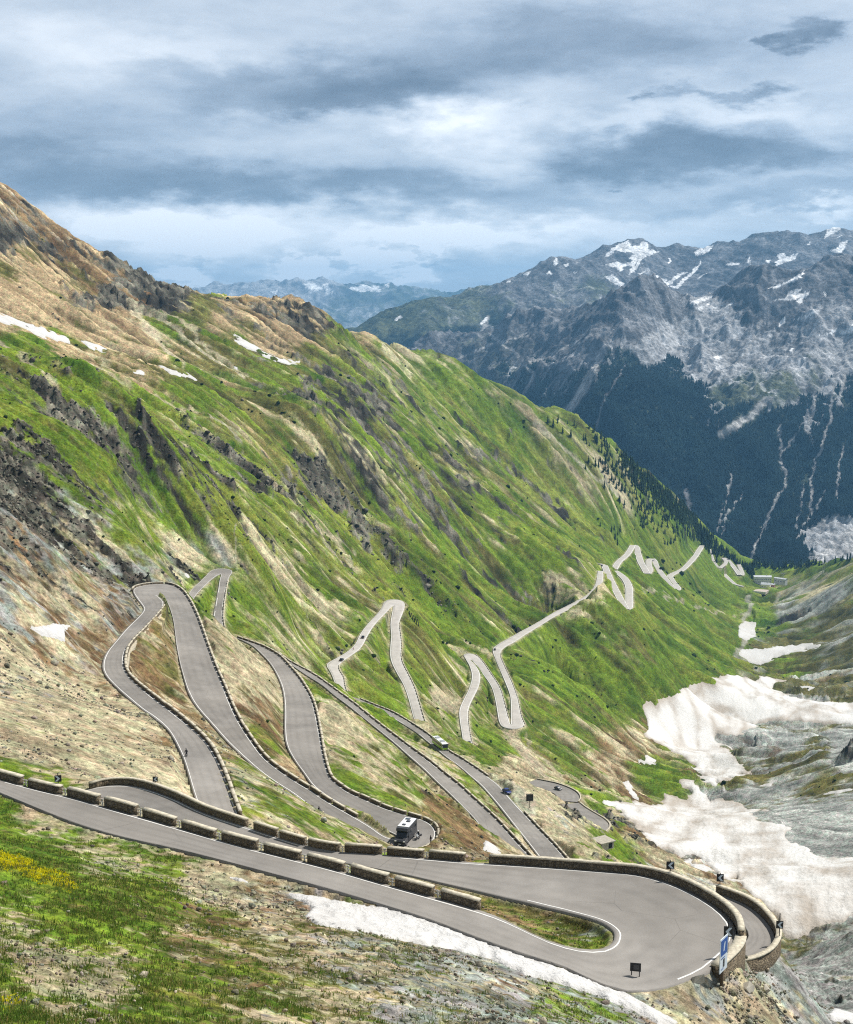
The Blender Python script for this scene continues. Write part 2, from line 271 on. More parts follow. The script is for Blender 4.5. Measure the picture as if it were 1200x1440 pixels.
# kinds of ground: 0 grass 1 olive turf 2 pale scree 3 grey scree 4 dark rock 5 tan earth 6 brown soil
ZONES = [  # u, v, weights
 (100,1300,.75,.2,.05,0,0,0,.05),(50,1200,.85,.15,.05,0,0,0,0),(0,1400,.6,.1,.3,0,0,0,0),(60,1355,.3,.1,.75,0,0,0,0),(120,1372,.35,.1,.65,0,0,0,0),(0,1440,.7,.1,.15,0,0,.1,0),(200,1185,.45,.1,.5,0,0,0,0),(60,1140,.5,.1,.5,0,0,0,0),(10,1120,.8,.2,0,0,0,0,0),
 (220,1260,.6,.3,.1,0,0,0,.1),(300,1300,.25,.4,.2,.05,0,0,.3),(300,1235,.2,.1,.7,.1,0,0,.1),(350,1250,.05,.1,.5,.2,.1,0,.3),(420,1250,0,.05,.4,.3,.2,0,.3),(500,1345,.15,.3,.35,.35,0,0,.1),(600,1400,.1,.25,.3,.5,0,0,.1),(450,1420,.25,.25,.45,.1,0,0,.1),
 (250,1400,.6,.3,.15,0,0,0,.1),(350,1360,.3,.4,.25,.1,0,0,.25),(400,1330,.1,.3,.45,.1,0,0,.3),(700,1420,.1,.2,.2,.6,.1,0,.1),(700,1360,.02,.05,.3,.55,.15,0,.2),(850,1412,.45,.2,.1,.4,0,0,0),(800,1425,.4,.2,.2,.35,0,0,0),(930,1410,0,0,.4,.4,0,0,.3),(1000,1425,0,.05,.6,.4,0,0,.1),(1060,1420,0,.1,.8,.2,0,.1,.1),
 (1110,1410,0,.05,.4,.6,.3,0,0),(1150,1370,0,.08,.15,.9,.2,0,.1),(1190,1320,0,.3,.1,.7,.3,0,0),(1130,1340,0,.45,.1,.5,.2,0,.1),(1200,1400,0,.08,.15,.9,.2,0,.1),
 (700,1268,.3,.4,.1,0,0,0,.5),(760,1290,.45,.4,.05,.1,0,0,.3),(820,1303,.5,.4,.1,.1,0,0,.2),(600,1245,.2,.3,.2,.1,0,0,.5),
 (100,1000,.02,.05,.9,.15,0,0,.1),(50,950,.05,.05,.7,.3,0,0,.1),(30,1040,.1,.05,.8,.15,.05,0,0),(60,890,.02,.05,.5,.2,.1,0,.45),(130,900,0,.05,.45,.25,.1,0,.45),(100,810,.12,.15,.25,.32,.28,0,.35),(30,730,.08,.12,.2,.25,.5,0,.3),(20,800,.1,.1,.25,.32,.32,0,.35),(160,860,.02,.08,.25,.36,.22,0,.45),
 (180,1020,.03,.02,.9,.1,0,0,.2),(160,1080,.02,.02,.85,.1,0,0,.25),(240,1100,.02,.02,.85,.1,0,0,.3),(160,800,.32,.15,.1,.35,.35,0,.1),(260,780,.2,.1,.35,.2,.3,.1,.1),(200,750,.5,.15,.25,.15,.1,.1,0),(120,740,.3,.2,.2,.25,.3,0,.1),(300,775,.3,.1,.3,.25,.2,0,0),
 (215,950,.02,.3,.25,0,.05,0,.6),(230,900,.05,.4,.35,0,.1,0,.4),(250,1010,0,.1,.65,0,0,0,.5),(290,1035,.1,.3,.5,0,0,0,.3),(340,950,.02,.05,.9,.1,0,0,.05),(310,900,.25,.2,.6,0,0,0,0),(350,990,.02,.2,.5,0,.05,0,.5),(380,1035,.3,.4,.1,0,.1,0,.4),(325,1005,.05,.3,.35,0,0,.2,.4),
 (300,840,.8,.1,.1,0,0,0,0),(350,1110,.4,.2,.45,.2,0,0,0),(420,1150,.35,.2,.5,.15,0,0,0),(390,1120,.45,.2,.35,.1,0,0,0),(460,1170,.4,.2,.45,.1,0,0,0),(420,1083,.1,.1,.2,0,0,.7,.1),
 (520,1080,.3,.15,.65,0,0,0,.05),(470,1010,.25,.1,.7,0,0,0,.05),(500,1050,.3,.15,.65,0,0,0,0),(440,980,.6,.2,.2,0,0,0,0),(570,1120,.45,.3,.25,0,.05,0,.1),(490,1100,.6,.3,.15,0,0,0,0),(610,1135,.15,.35,.2,0,.05,0,.5),(640,1170,.05,.3,.2,.05,.1,0,.6),(620,1100,.35,.2,.5,0,0,0,.1),
 (640,1075,.35,.1,.6,0,0,0,0),(590,1030,.5,.15,.4,0,0,0,0),(720,1140,.45,.2,.3,0,0,0,.2),(670,1105,.5,.2,.35,0,0,0,0),(790,1185,.02,.05,.75,.3,0,0,0),(760,1135,.1,.1,.75,.1,0,0,0),(820,1200,.3,.1,.5,.1,.05,0,0),(870,1190,.7,.2,.1,0,.05,0,.05),(840,1130,.7,.2,.1,0,0,0,0),(862,1150,.05,.1,.2,.1,.5,.1,.4),(890,1175,.1,.2,.3,.1,.4,0,.4),(800,1150,.05,.1,.5,.2,.3,0,.2),
 (730,1075,.05,.05,.8,0,0,0,.3),(760,1090,.1,.1,.7,0,.05,0,.4),(700,1060,.7,.2,.1,0,0,0,0),(630,985,.3,.1,.6,0,0,0,0),
 (500,900,.65,.2,.15,0,.05,0,0),(580,960,.9,.1,0,0,0,0,0),(530,930,.6,.3,.15,0,0,0,0),(420,880,.6,.1,.35,0,.05,0,0),(360,860,.65,.1,.3,0,0,0,0),(420,820,.55,.1,.35,0,.1,0,0),(470,860,.5,.15,.4,0,.05,0,0),(620,870,.65,.3,.1,0,.02,0,0),(560,800,.6,.3,.1,0,.12,0,0),(650,900,.6,.3,.2,0,0,0,0),(680,960,.8,.2,.05,0,0,0,0),(640,1000,.6,.3,.15,0,0,0,0),(550,1000,.75,.2,.1,0,0,0,0),
 (100,600,.6,.2,.02,.02,.35,0,0),(40,640,.45,.2,.05,.05,.5,0,0),(180,640,.55,.2,.05,.05,.35,0,0),(300,680,.5,.25,.1,.05,.32,0,0),(100,690,.4,.2,.1,.2,.35,0,0),(230,700,.5,.2,.1,.05,.25,0,0),(450,680,.4,.35,.1,.05,.3,0,.1),(500,570,.4,.25,.15,.02,.42,0,0),(560,620,.4,.3,.15,.02,.3,0,.1),(430,550,.35,.3,.15,0,.45,0,0),(620,600,.6,.2,.15,0,.18,0,0),(700,560,.65,.2,.2,0,.12,0,0),(780,640,.6,.2,.2,0,.15,0,0),(850,650,.5,.3,.2,0,.15,0,.1),(640,540,.6,.2,.15,0,.15,0,0),
 (700,720,.6,.3,.15,0,.15,0,0),(640,660,.4,.4,.15,0,.3,0,.1),(600,720,.5,.4,.1,0,.25,0,.1),(350,720,.55,.25,.15,0,.25,0,0),(500,740,.6,.25,.15,0,.2,0,0),(620,780,.6,.3,.1,0,.1,0,0),(760,780,.7,.2,.1,0,.08,0,0),(800,820,.5,.2,.3,0,.15,0,0),(740,850,.5,.3,.15,0,.2,0,0),(900,780,.9,.1,.05,0,.02,0,0),(950,860,.95,.05,.03,0,0,0,0),(850,900,.6,.35,.08,0,.03,0,0),(750,920,.6,.3,.15,0,.02,0,0),(900,930,.7,.3,.05,0,.02,0,0),(1000,900,.95,.05,.03,0,0,0,0),(1000,840,.95,.05,.05,0,0,0,0),
 (850,1000,.55,.35,.15,0,.03,0,0),(780,1000,.65,.3,.12,0,.02,0,0),(860,1065,.1,.2,.4,.1,0,0,.45),(810,1060,.6,.3,.2,0,.02,0,0),(915,1090,.8,.2,0,0,0,0,0),(890,1040,.2,.3,.3,.1,0,0,.4),(880,1110,.2,.2,.4,.1,0,0,.3),(930,960,.8,.2,0,0,0,0,0),(850,1100,.25,.2,.5,0,0,0,.3),
 (30,300,0,.1,.05,.1,.25,.2,.75),(100,345,0,.15,.05,.1,.25,.15,.75),(10,325,0,.05,.05,.1,.7,.2,.4),(200,392,0,.08,.02,.1,.6,.05,.6),(240,412,0,.1,.02,.05,.75,.05,.3),(160,378,0,.12,0,.05,.35,.12,.75),(60,390,.02,.15,.15,0,.05,.85,.1),(0,420,0,.05,.1,0,0,.95,0),(20,365,.2,.5,.1,0,.1,.4,0),(130,385,.05,.4,.05,0,.2,.3,.3),(105,400,.2,.4,.1,0,.1,.5,.1),(140,415,.05,.15,0,0,.8,.2,.3),(150,460,.1,.1,.35,0,.05,.7,0),(190,480,.15,.2,.3,0,.05,.6,0),(230,460,.55,.35,.15,0,.1,.1,0),(100,470,.15,.25,.1,0,0,.7,0),(250,500,.3,.45,.15,0,0,.3,0),(290,430,.3,.5,.05,0,.2,.1,.1),(330,440,.1,.25,.05,0,.25,.55,.2),(380,440,.03,.15,.05,0,.4,.55,.2),(430,445,.03,.1,.05,0,.45,.5,.2),(400,480,.1,.25,.1,0,.15,.65,.1),(480,480,.35,.3,.2,0,.25,.2,.1),
 (330,480,.4,.45,.15,0,.05,.15,0),(120,500,.2,.25,.25,0,.02,.5,0),(200,515,.15,.25,.3,0,0,.5,0),(300,530,.35,.45,.15,0,.1,.15,0),(370,520,.4,.4,.15,0,.2,.1,0),(430,510,.45,.35,.1,0,.2,.2,0),(40,500,.75,.2,.1,0,.05,.1,0),(100,550,.75,.2,.1,0,.15,.05,0),(0,560,.65,.2,.05,.05,.25,0,0),(260,560,.5,.35,.15,0,.1,.1,0),(330,590,.4,.4,.2,0,.2,.1,0),(400,610,.45,.45,.15,0,.1,.1,0),(560,490,.5,.25,.3,0,.1,.1,0),
 (1150,800,.9,.1,.1,0,0,0,0),(1090,835,.7,.1,.3,0,0,0,0),(1160,838,.1,.2,.3,.5,.2,0,0),(1110,855,.1,.2,.15,.5,.3,0,0),(1190,860,.2,.6,.1,.2,.1,0,0),(1130,900,.3,.6,.05,.1,.05,0,.1),(1190,910,.2,.6,.05,.25,.1,0,.1),(1190,890,.15,.4,.1,.5,.1,0,0),(1100,930,.5,.4,.05,0,0,0,.1),(1180,950,.1,.6,.05,.3,.05,0,.2),(1150,980,.1,.5,.05,.3,.05,0,.3),(1190,975,.1,.6,.05,.2,0,0,.2),(1120,1000,.05,.35,.1,.5,.1,0,.2),(1110,1040,.02,.1,.05,.9,.1,0,.05),(1190,1035,.03,.15,.05,.8,.15,0,.1),(1150,1055,.1,.6,.05,.3,.1,0,.1),(1080,1065,.05,.4,.05,.5,.1,0,.2),(1120,1080,.05,.45,.05,.5,.2,0,.1),(1160,1100,.1,.6,.05,.3,.15,0,.1),(1188,1060,0,.02,.02,.85,.35,0,0),
 (1100,1160,0,.05,.05,.95,.05,0,0),(1180,1180,0,.05,.05,.95,.05,0,0),(1080,1130,.02,.3,.05,.7,.15,0,0),(1180,1130,.0,.1,.05,.9,.1,0,0),(1030,1090,.25,.5,.05,.2,.05,0,.1),(1000,1240,.02,.15,.3,.4,.05,0,.5),(1050,1250,0,.05,.5,.3,.03,0,.4),(1100,1280,0,.02,.8,.15,0,.05,.2),(960,1225,.1,.15,.4,.3,.1,0,.3),(1000,1205,.0,.1,.3,.5,.1,0,.5),(1060,860,.7,.1,.1,.2,0,0,0),(1050,800,.8,.2,.1,0,0,0,0)]
Z_ = np.array(ZONES, float)
def zone_weights(u, v):
    gu = np.linspace(-260, 1460, 345); gv = np.linspace(200, 1560, 273)
    U, V = np.meshgrid(gu, gv)
    d2 = (U[..., None] - Z_[:, 0]) ** 2 + (1.25 * (V[..., None] - Z_[:, 1])) ** 2
    w = 1 / (d2 + 16 ** 2) ** 1.9
    W = np.einsum('ijk,kl->ijl', w, Z_[:, 2:]) / w.sum(-1)[..., None]
    fu = np.clip((u + 260) / 1720 * 344, 0, 343.999); fv = np.clip((v - 200) / 1360 * 272, 0, 271.999)
    i = fv.astype(int); j = fu.astype(int); a = (fv - i)[..., None].astype(F32); b = (fu - j)[..., None].astype(F32)
    W = W.astype(F32)
    return W[i, j] * (1 - a) * (1 - b) + W[i + 1, j] * a * (1 - b) + W[i, j + 1] * (1 - a) * b + W[i + 1, j + 1] * a * b
# ---------------------------------------------------------------- ground: relief
RRg = np.broadcast_to(RR, X.shape).astype(F32)
WZ = zone_weights(UU, VV)
far = sstep(250, 900, RRg)
CEe = CE + fbm(CA / 90, CE / 90, 3, 40) * 25
RN = np.maximum(RRg, 150)
def rel(k, st, sd, o=3):
    """fractal noise whose size grows in steps with distance (a fixed share of it), blended between steps"""
    l2 = np.log2(RN * k); i0 = np.floor(l2); f = (l2 - i0)[..., None] if False else (l2 - i0)
    out = np.zeros_like(RN)
    for lv in range(int(i0.min()), int(i0.max()) + 2):
        w = np.clip(1 - np.abs(l2 - lv), 0, 1)
        rws = np.nonzero(w.max(1) > 0)[0]
        if not len(rws): continue
        s_ = np.s_[rws[0]:rws[-1] + 1]; lam = 2.0 ** lv
        out[s_] += (w[s_] * fbm(CA[s_] / lam, CEe[s_] / (lam * st), o, sd + lv)).astype(F32)
    return out
rockw = sstep(.28, .54, WZ[..., 4] * 1.05 + .75 * rel(.05, 3.2, 5, 4) + .62 * rel(.010, 1.6, 45, 4))
nz = np.zeros_like(X, dtype=F32)
rowR_ = RR[:, 0]
for k, lam in enumerate((160, 80, 40, 20, 10, 5, 2.5, 1.2, .6, .3)):
    a = sstep(2.2, 4.5, lam / (.0016 * rowR_)) * (1 - sstep(.5, 1.0, lam / (.5 * rowR_)))
    q_ = np.nonzero(a > 0)[0]
    if not len(q_): continue
    s_ = np.s_[q_[0]:q_[-1] + 1]; amp = lam * (.05 if lam > 3 else .06)
    nz[s_] += (a[s_, None] * amp * perlin(CA[s_] / lam, CE[s_] / (lam * (1.6 if lam > 4 else 1)), 60 + k)).astype(F32)
GREY = (sstep(.35, .75, WZ[..., 3]) * sstep(330, 480, RRg)).astype(F32); rockw = rockw * (1 - .75 * GREY)
gul = ridged(CA / 70, CEe / 420, 4, 21)
def lic(z, dx, dy, n=16, seed=0, rough_=1):
    """noise drawn out along the fall line: thin gullies and debris streaks that follow the slope"""
    gi = np.gradient(z, axis=0) / dy / dy; gj = np.gradient(z, axis=1) / dx / dx; q = np.hypot(gi, gj) + 1e-12; gi = (gi / q).astype(F32); gj = (gj / q).astype(F32)
    h, w = z.shape; src = np.random.default_rng(seed).standard_normal((h, w)).astype(F32)
    if rough_ > 1: src = blur(src, rough_); src /= src.std()
    acc = src.copy()
    I0, J0 = np.meshgrid(np.arange(h, dtype=F32), np.arange(w, dtype=F32), indexing='ij')
    for sg in (1, -1):
        a, b = I0.copy(), J0.copy()
        for k in range(n):
            ia = np.clip(a + .5, 0, h - 1).astype(np.int32); ib = np.clip(b + .5, 0, w - 1).astype(np.int32)
            a += sg * gi[ia, ib]; b += sg * gj[ia, ib]
            ia = np.clip(a + .5, 0, h - 1).astype(np.int32); ib = np.clip(b + .5, 0, w - 1).astype(np.int32); acc += src[ia, ib] * (1 - k / n) 
    return acc / acc.std()
def blur(a, n):
    for _ in range(n):
        p = np.pad(a, 1, mode='edge'); a = (p[:-2, 1:-1] + p[2:, 1:-1] + p[1:-1, :-2] + p[1:-1, 2:] + 2 * a) / 6
    return a
_dx = np.broadcast_to(RR * np.gradient(tha)[None], X.shape); _dy = np.broadcast_to(RR * np.gradient(lr)[:, None], X.shape)
_zb = blur(Zs + nz * .5, 3)
LIC1 = lic(_zb, _dx, _dy, 22, 1, 1); LIC2 = lic(_zb, _dx, _dy, 34, 2, 3)
nz += sstep(200, 420, RRg) * (LIC1 * .00045 + LIC2 * .0011) * np.minimum(RRg, 1800)
nz += far * (gul - .35) * 13 * sstep(.02, .2, -PHI.astype(F32) + .12)
g2 = ridged(CA / 22, CEe / 160, 3, 22)
nz += far * (g2 - .35) * 3.0
rk = ridged(CA / 26, CEe / 34, 5, 31)
rk2 = ridged(CA / 7, CEe / 8, 3, 33)
rk3 = rel(.007, 1.2, 71, 4)
nz += rockw * (rk - .3) * (1.6 + 4.5 * far) + rockw * (rk2 - .3) * (1.2 + 2 * far) + rockw * rk3 * RN * .0085
_th, _ph = ray(1203, 1095); _kx, _ky = 1060 * math.sin(_th), 1060 * math.cos(_th)      # the rock knob at the valley side
_d = np.hypot(X - _kx, Y - _ky); KNOB = np.exp(-(_d / 13) ** 4).astype(F32); nz += KNOB * (16 + 14 * (rk - .3) + 8 * (rk2 - .3)); rockw = np.maximum(rockw, KNOB)
nz *= 1 - .6 * GREY * (1 - KNOB)
Zn = Zs + nz * sstep(14, 50, RRg) * (.38 + .62 * sstep(130, 300, RRg))
ZW = Zn.copy(); MD = np.full(X.shape, 1e9, F32)
def quad_dist(px, py, Q):
    """signed distance (negative inside) to a convex-ish quad, vectorised"""
    ins = np.ones(px.shape, bool); ins2 = ins.copy(); d = np.full(px.shape, 1e9)
    for k in range(4):
        ax, ay = Q[k][:2]; bx, by = Q[(k + 1) % 4][:2]
        ex, ey = bx - ax, by - ay; L2 = ex * ex + ey * ey + 1e-9
        t = np.clip(((px - ax) * ex + (py - ay) * ey) / L2, 0, 1)
        d = np.minimum(d, np.hypot(px - ax - t * ex, py - ay - t * ey))
        cr_ = ex * (py - ay) - ey * (px - ax)
        ins &= cr_ >= 0; ins2 &= cr_ <= 0
    return np.where(ins | ins2, -d, d)
HB = np.zeros(X.shape, F32); DRP = np.zeros(X.shape, F32); OWN = np.full(X.shape, -1, np.int16)
for ri, (nm, (A, B)) in enumerate(ROADS.items()):
    for i in range(len(A) - 1):
        Q = [A[i], B[i], B[i + 1], A[i + 1]]
        q = np.array(Q); cx, cy = q[:, 0].mean(), q[:, 1].mean(); r0 = math.hypot(cx, cy)
        rad = max(np.hypot(q[:, 0] - cx, q[:, 1] - cy).max(), 1) + 26
        i0, i1 = np.searchsorted(lr, [math.log(max(r0 - rad, RMIN)), math.log(r0 + rad)])
        th0 = math.atan2(cx, cy); dt = rad / r0
        j0, j1 = np.searchsorted(tha, [th0 - dt, th0 + dt])
        s = np.s_[i0:i1, j0:j1]
        if i1 <= i0 or j1 <= j0: continue
        d = quad_dist(X[s], Y[s], Q).astype(F32)
        # height along the quad
        mx, my = (q[2] + q[3])[:2] / 2 - (q[0] + q[1])[:2] / 2; m0 = (q[0] + q[1])[:2] / 2
        t = np.clip(((X[s] - m0[0]) * mx + (Y[s] - m0[1]) * my) / (mx * mx + my * my + 1e-9), 0, 1)
        h = q[0, 2] + t * (q[3, 2] - q[0, 2])
        b = d < MD[s]
        MD[s] = np.where(b, d, MD[s]); HB[s] = np.where(b, h, HB[s]); OWN[s] = np.where(b, ri, OWN[s])
STEEP = ((RRg < 175) & (X > 8) & (UU > 985)) | ((UU > 172 + .45 * np.maximum(930 - VV, 0)) & (UU < 250) & (VV > 840) & (VV < 945) & (RRg < 600)) | ((UU > 604) & (UU < 660) & (VV > 1130) & (VV < 1215) & (RRg > 200))   # masonry-faced edges
SH = np.where(STEEP, .15, np.clip(.6 + RRg / 900, .6, 2.4))                 # flat shoulder beside the road
m = np.maximum(MD - SH, 0)
near = MD < 24
inside = sstep(0, 1, (-MD) / np.clip(.003 * RRg, .25, 4))
lim_dn = np.where(STEEP, 3.5, 1.35) * m + .05; lim_up = 1.25 * m + .02
Zb = np.clip(Zn, HB - lim_dn, HB + lim_up) - np.clip(.02 + .0003 * RRg, .03, .14) - inside * np.clip(.0006 * RRg + .15, .2, 1.2)
k = 1 - sstep(14, 24, MD)
ZT = np.where(near, Zb * k + Zn * (1 - k), Zn)
def ground(x, y): return samp(ZT, x, y)
# level gravel apron beside the big bend
# ---------------------------------------------------------------- helpers: meshes, materials, tags
def lin(r, g, b):
    f = lambda c: ((c / 255) / 12.92 if c / 255 <= .04045 else ((c / 255 + .055) / 1.055) ** 2.4)
    return (f(r), f(g), f(b), 1)
def tag(o, label=None, cat=None, group=None, kind=None):
    if label: o['label'] = label
    if cat: o['category'] = cat
    if group: o['group'] = group
    if kind: o['kind'] = kind
    return o
def link(o, parent=None):
    COL.objects.link(o)
    if parent is not None: o.parent = parent
    return o
def np_mesh(name, V, F, mat=None, smooth=True, col=None):
    V = np.ascontiguousarray(V, F32); F = np.ascontiguousarray(F, np.int32); k = F.shape[1]
    me = bpy.data.meshes.new(name)
    me.vertices.add(len(V)); me.vertices.foreach_set('co', V.ravel())
    me.loops.add(F.size); me.loops.foreach_set('vertex_index', F.ravel())
    me.polygons.add(len(F)); me.polygons.foreach_set('loop_start', np.arange(0, F.size, k, dtype=np.int32))
    if smooth: me.polygons.foreach_set('use_smooth', np.ones(len(F), bool))
    me.update(calc_edges=True)
    if col is not None:
        a = me.attributes.new('Col', 'FLOAT_COLOR', 'POINT')
        c = np.ones((len(V), 4), F32); c[:, :col.shape[1]] = col; a.data.foreach_set('color', c.ravel())
    if mat: me.materials.append(mat)
    return me
def grid_faces(nr, nt, keep=None):
    i = np.arange(nr - 1)[:, None] * nt + np.arange(nt - 1)[None]
    F = np.stack([i, i + 1, i + nt + 1, i + nt], -1)
    return F[keep] if keep is not None else F.reshape(-1, 4)
class N:
    """tiny node-tree writer"""
    def __init__(s, nt): s.nt = nt; s.n = nt.nodes; s.l = nt.links
    def add(s, t, **kw):
        n = s.n.new(t)
        for k, v in kw.items():
            if k.startswith('i_'):
                key = k[2:]; key = int(key) if key.isdigit() else key.replace('_', ' ')
                sock = n.inputs[key]
                if hasattr(v, 'is_output') or isinstance(v, bpy.types.NodeSocket): s.l.new(v, sock)
                else: sock.default_value = v
            else: setattr(n, k, v)
        return n
    def math(s, op, a, b=None, c=None, clamp=False):
        n = s.n.new('ShaderNodeMath'); n.operation = op; n.use_clamp = clamp
        for i, v in enumerate((a, b, c)):
            if v is None: continue
            if isinstance(v, bpy.types.NodeSocket): s.l.new(v, n.inputs[i])
            else: n.inputs[i].default_value = v
        return n.outputs[0]
    def vmath(s, op, a, b=None):
        n = s.n.new('ShaderNodeVectorMath'); n.operation = op
        for i, v in enumerate((a, b)):
            if v is None: continue
            if isinstance(v, bpy.types.NodeSocket): s.l.new(v, n.inputs[i])
            else: n.inputs[i].default_value = v
        return n
    def mix(s, f, a, b, bt='MIX'):
        n = s.n.new('ShaderNodeMix'); n.data_type = 'RGBA'; n.blend_type = bt; n.clamp_factor = True
        for k, v in ((0, f), (6, a), (7, b)):
            if isinstance(v, bpy.types.NodeSocket): s.l.new(v, n.inputs[k])
            else: n.inputs[k].default_value = v
        return n.outputs[2]
    def noise(s, vec, scale, detail=3, rough=.55, dist=0):
        n = s.add('ShaderNodeTexNoise', i_Scale=scale, i_Detail=detail, i_Roughness=rough, i_Distortion=dist)
        if vec is not None: s.l.new(vec, n.inputs['Vector'])
        return n.outputs['Fac']
    def ramp(s, fac, stops):
        n = s.n.new('ShaderNodeValToRGB'); s.l.new(fac, n.inputs[0]); e = n.color_ramp.elements
        while len(e) < len(stops): e.new(.5)
        for q, (p, c) in zip(e, stops): q.position = p; q.color = c
        return n.outputs[0]
    def mr(s, v, a, b, c=0., d=1., st='LINEAR'):
        n = s.n.new('ShaderNodeMapRange'); n.interpolation_type = st; n.clamp = True
        s.l.new(v, n.inputs[0])
        for i, x in enumerate((a, b, c, d)): n.inputs[1 + i].default_value = x
        return n.outputs[0]
def material(name, fn=None, color=(.5, .5, .5, 1), rough=.8, metal=0, spec=.3):
    m = bpy.data.materials.new(name); m.use_nodes = True
    nt = N(m.node_tree); b = m.node_tree.nodes['Principled BSDF']
    b.inputs['Base Color'].default_value = color; b.inputs['Roughness'].default_value = rough
    b.inputs['Metallic'].default_value = metal; b.inputs['Specular IOR Level'].default_value = spec
    if fn: fn(nt, b)
    return m
def flecked(name, c, rough=.6, metal=0, amt=.18, scale=6, spec=.4):
    """a paint, cloth or metal with a little procedural wear"""
    def fn(t, b):
        co = t.add('ShaderNodeTexCoord').outputs['Object']
        f = t.noise(co, scale, 4)
        d = (c[0] * (1 - amt), c[1] * (1 - amt), c[2] * (1 - amt), 1); e = (min(c[0] * (1 + amt), 1), min(c[1] * (1 + amt), 1), min(c[2] * (1 + amt), 1), 1)
        t.l.new(t.mix(t.mr(f, .3, .7), d, e), b.inputs['Base Color'])
    return material(name, fn, c, rough, metal, spec)
# ---------------------------------------------------------------- ground material (vertex classes + fine grain)
def ground_fn(grain=1.0, hues=True):
    def fn(t, b):
        col = t.add('ShaderNodeAttribute', attribute_name='Col').outputs['Color']
        co = t.add('ShaderNodeTexCoord').outputs['Object']
        n1 = t.noise(co, .9 * grain, 5, .65); n2 = t.noise(co, 5.0 * grain, 4, .65); n3 = t.noise(co, .16 * grain, 8, .68)
        f = t.math('MULTIPLY', t.math('MULTIPLY', t.mr(n1, .32, .68, .48, 1.52), t.mr(n2, .32, .68, .6, 1.4)), t.mr(n3, .33, .67, .56, 1.44))
        hue = t.mix(t.mr(t.noise(co, .33 * grain, 6, .65), .36, .64), (.88, 1.03, .86, 1), (1.13, .99, .93, 1))
        vm = t.vmath('SCALE', t.mix(1.0 if hues else 0.0, col, hue, 'MULTIPLY')); t.l.new(f, vm.inputs['Scale'])
        t.l.new(vm.outputs[0], b.inputs['Base Color'])
        h = t.math('ADD', t.math('MULTIPLY', n1, .55), t.math('MULTIPLY', n2, .18))
        bp = t.add('ShaderNodeBump', i_Strength=.75, i_Distance=1.0 / grain); t.l.new(h, bp.inputs['Height']); t.l.new(bp.outputs[0], b.inputs['Normal'])
    return fn
M_GROUND = material('ground_cover', ground_fn(), rough=.95, spec=.1)
def band(seed, stretch=1.0, lo=.008, hi=.16, cx=None, cy=None, R=None, px=.0016):
    """noise whose wavelengths follow the distance, so that it has detail at every range"""
    cx = CA if cx is None else cx; cy = CE if cy is None else cy; R = RRg if R is None else R
    out = np.zeros_like(R); tot = np.zeros_like(R) + 1e-6; lam = 400.0
    k = 0
    rowR = R[:, R.shape[1] // 2]
    while lam > .1:
        w = sstep(1.6, 3.0, lam / (px * rowR)) * (1 - sstep(hi * .5, hi, lam / rowR)) * lam ** -.04
        nzr = np.nonzero(w > 1e-4)[0]
        if len(nzr):
            s_ = np.s_[nzr[0]:nzr[-1] + 1]; w_ = w[s_, None].astype(F32)
            out[s_] += w_ * perlin(cx[s_] / lam + 31 * k, cy[s_] / (lam * stretch), seed + k).astype(F32); tot[s_] += w_ * w_
        lam /= 1.9; k += 1
    return out / np.sqrt(tot) * F32(1.7)
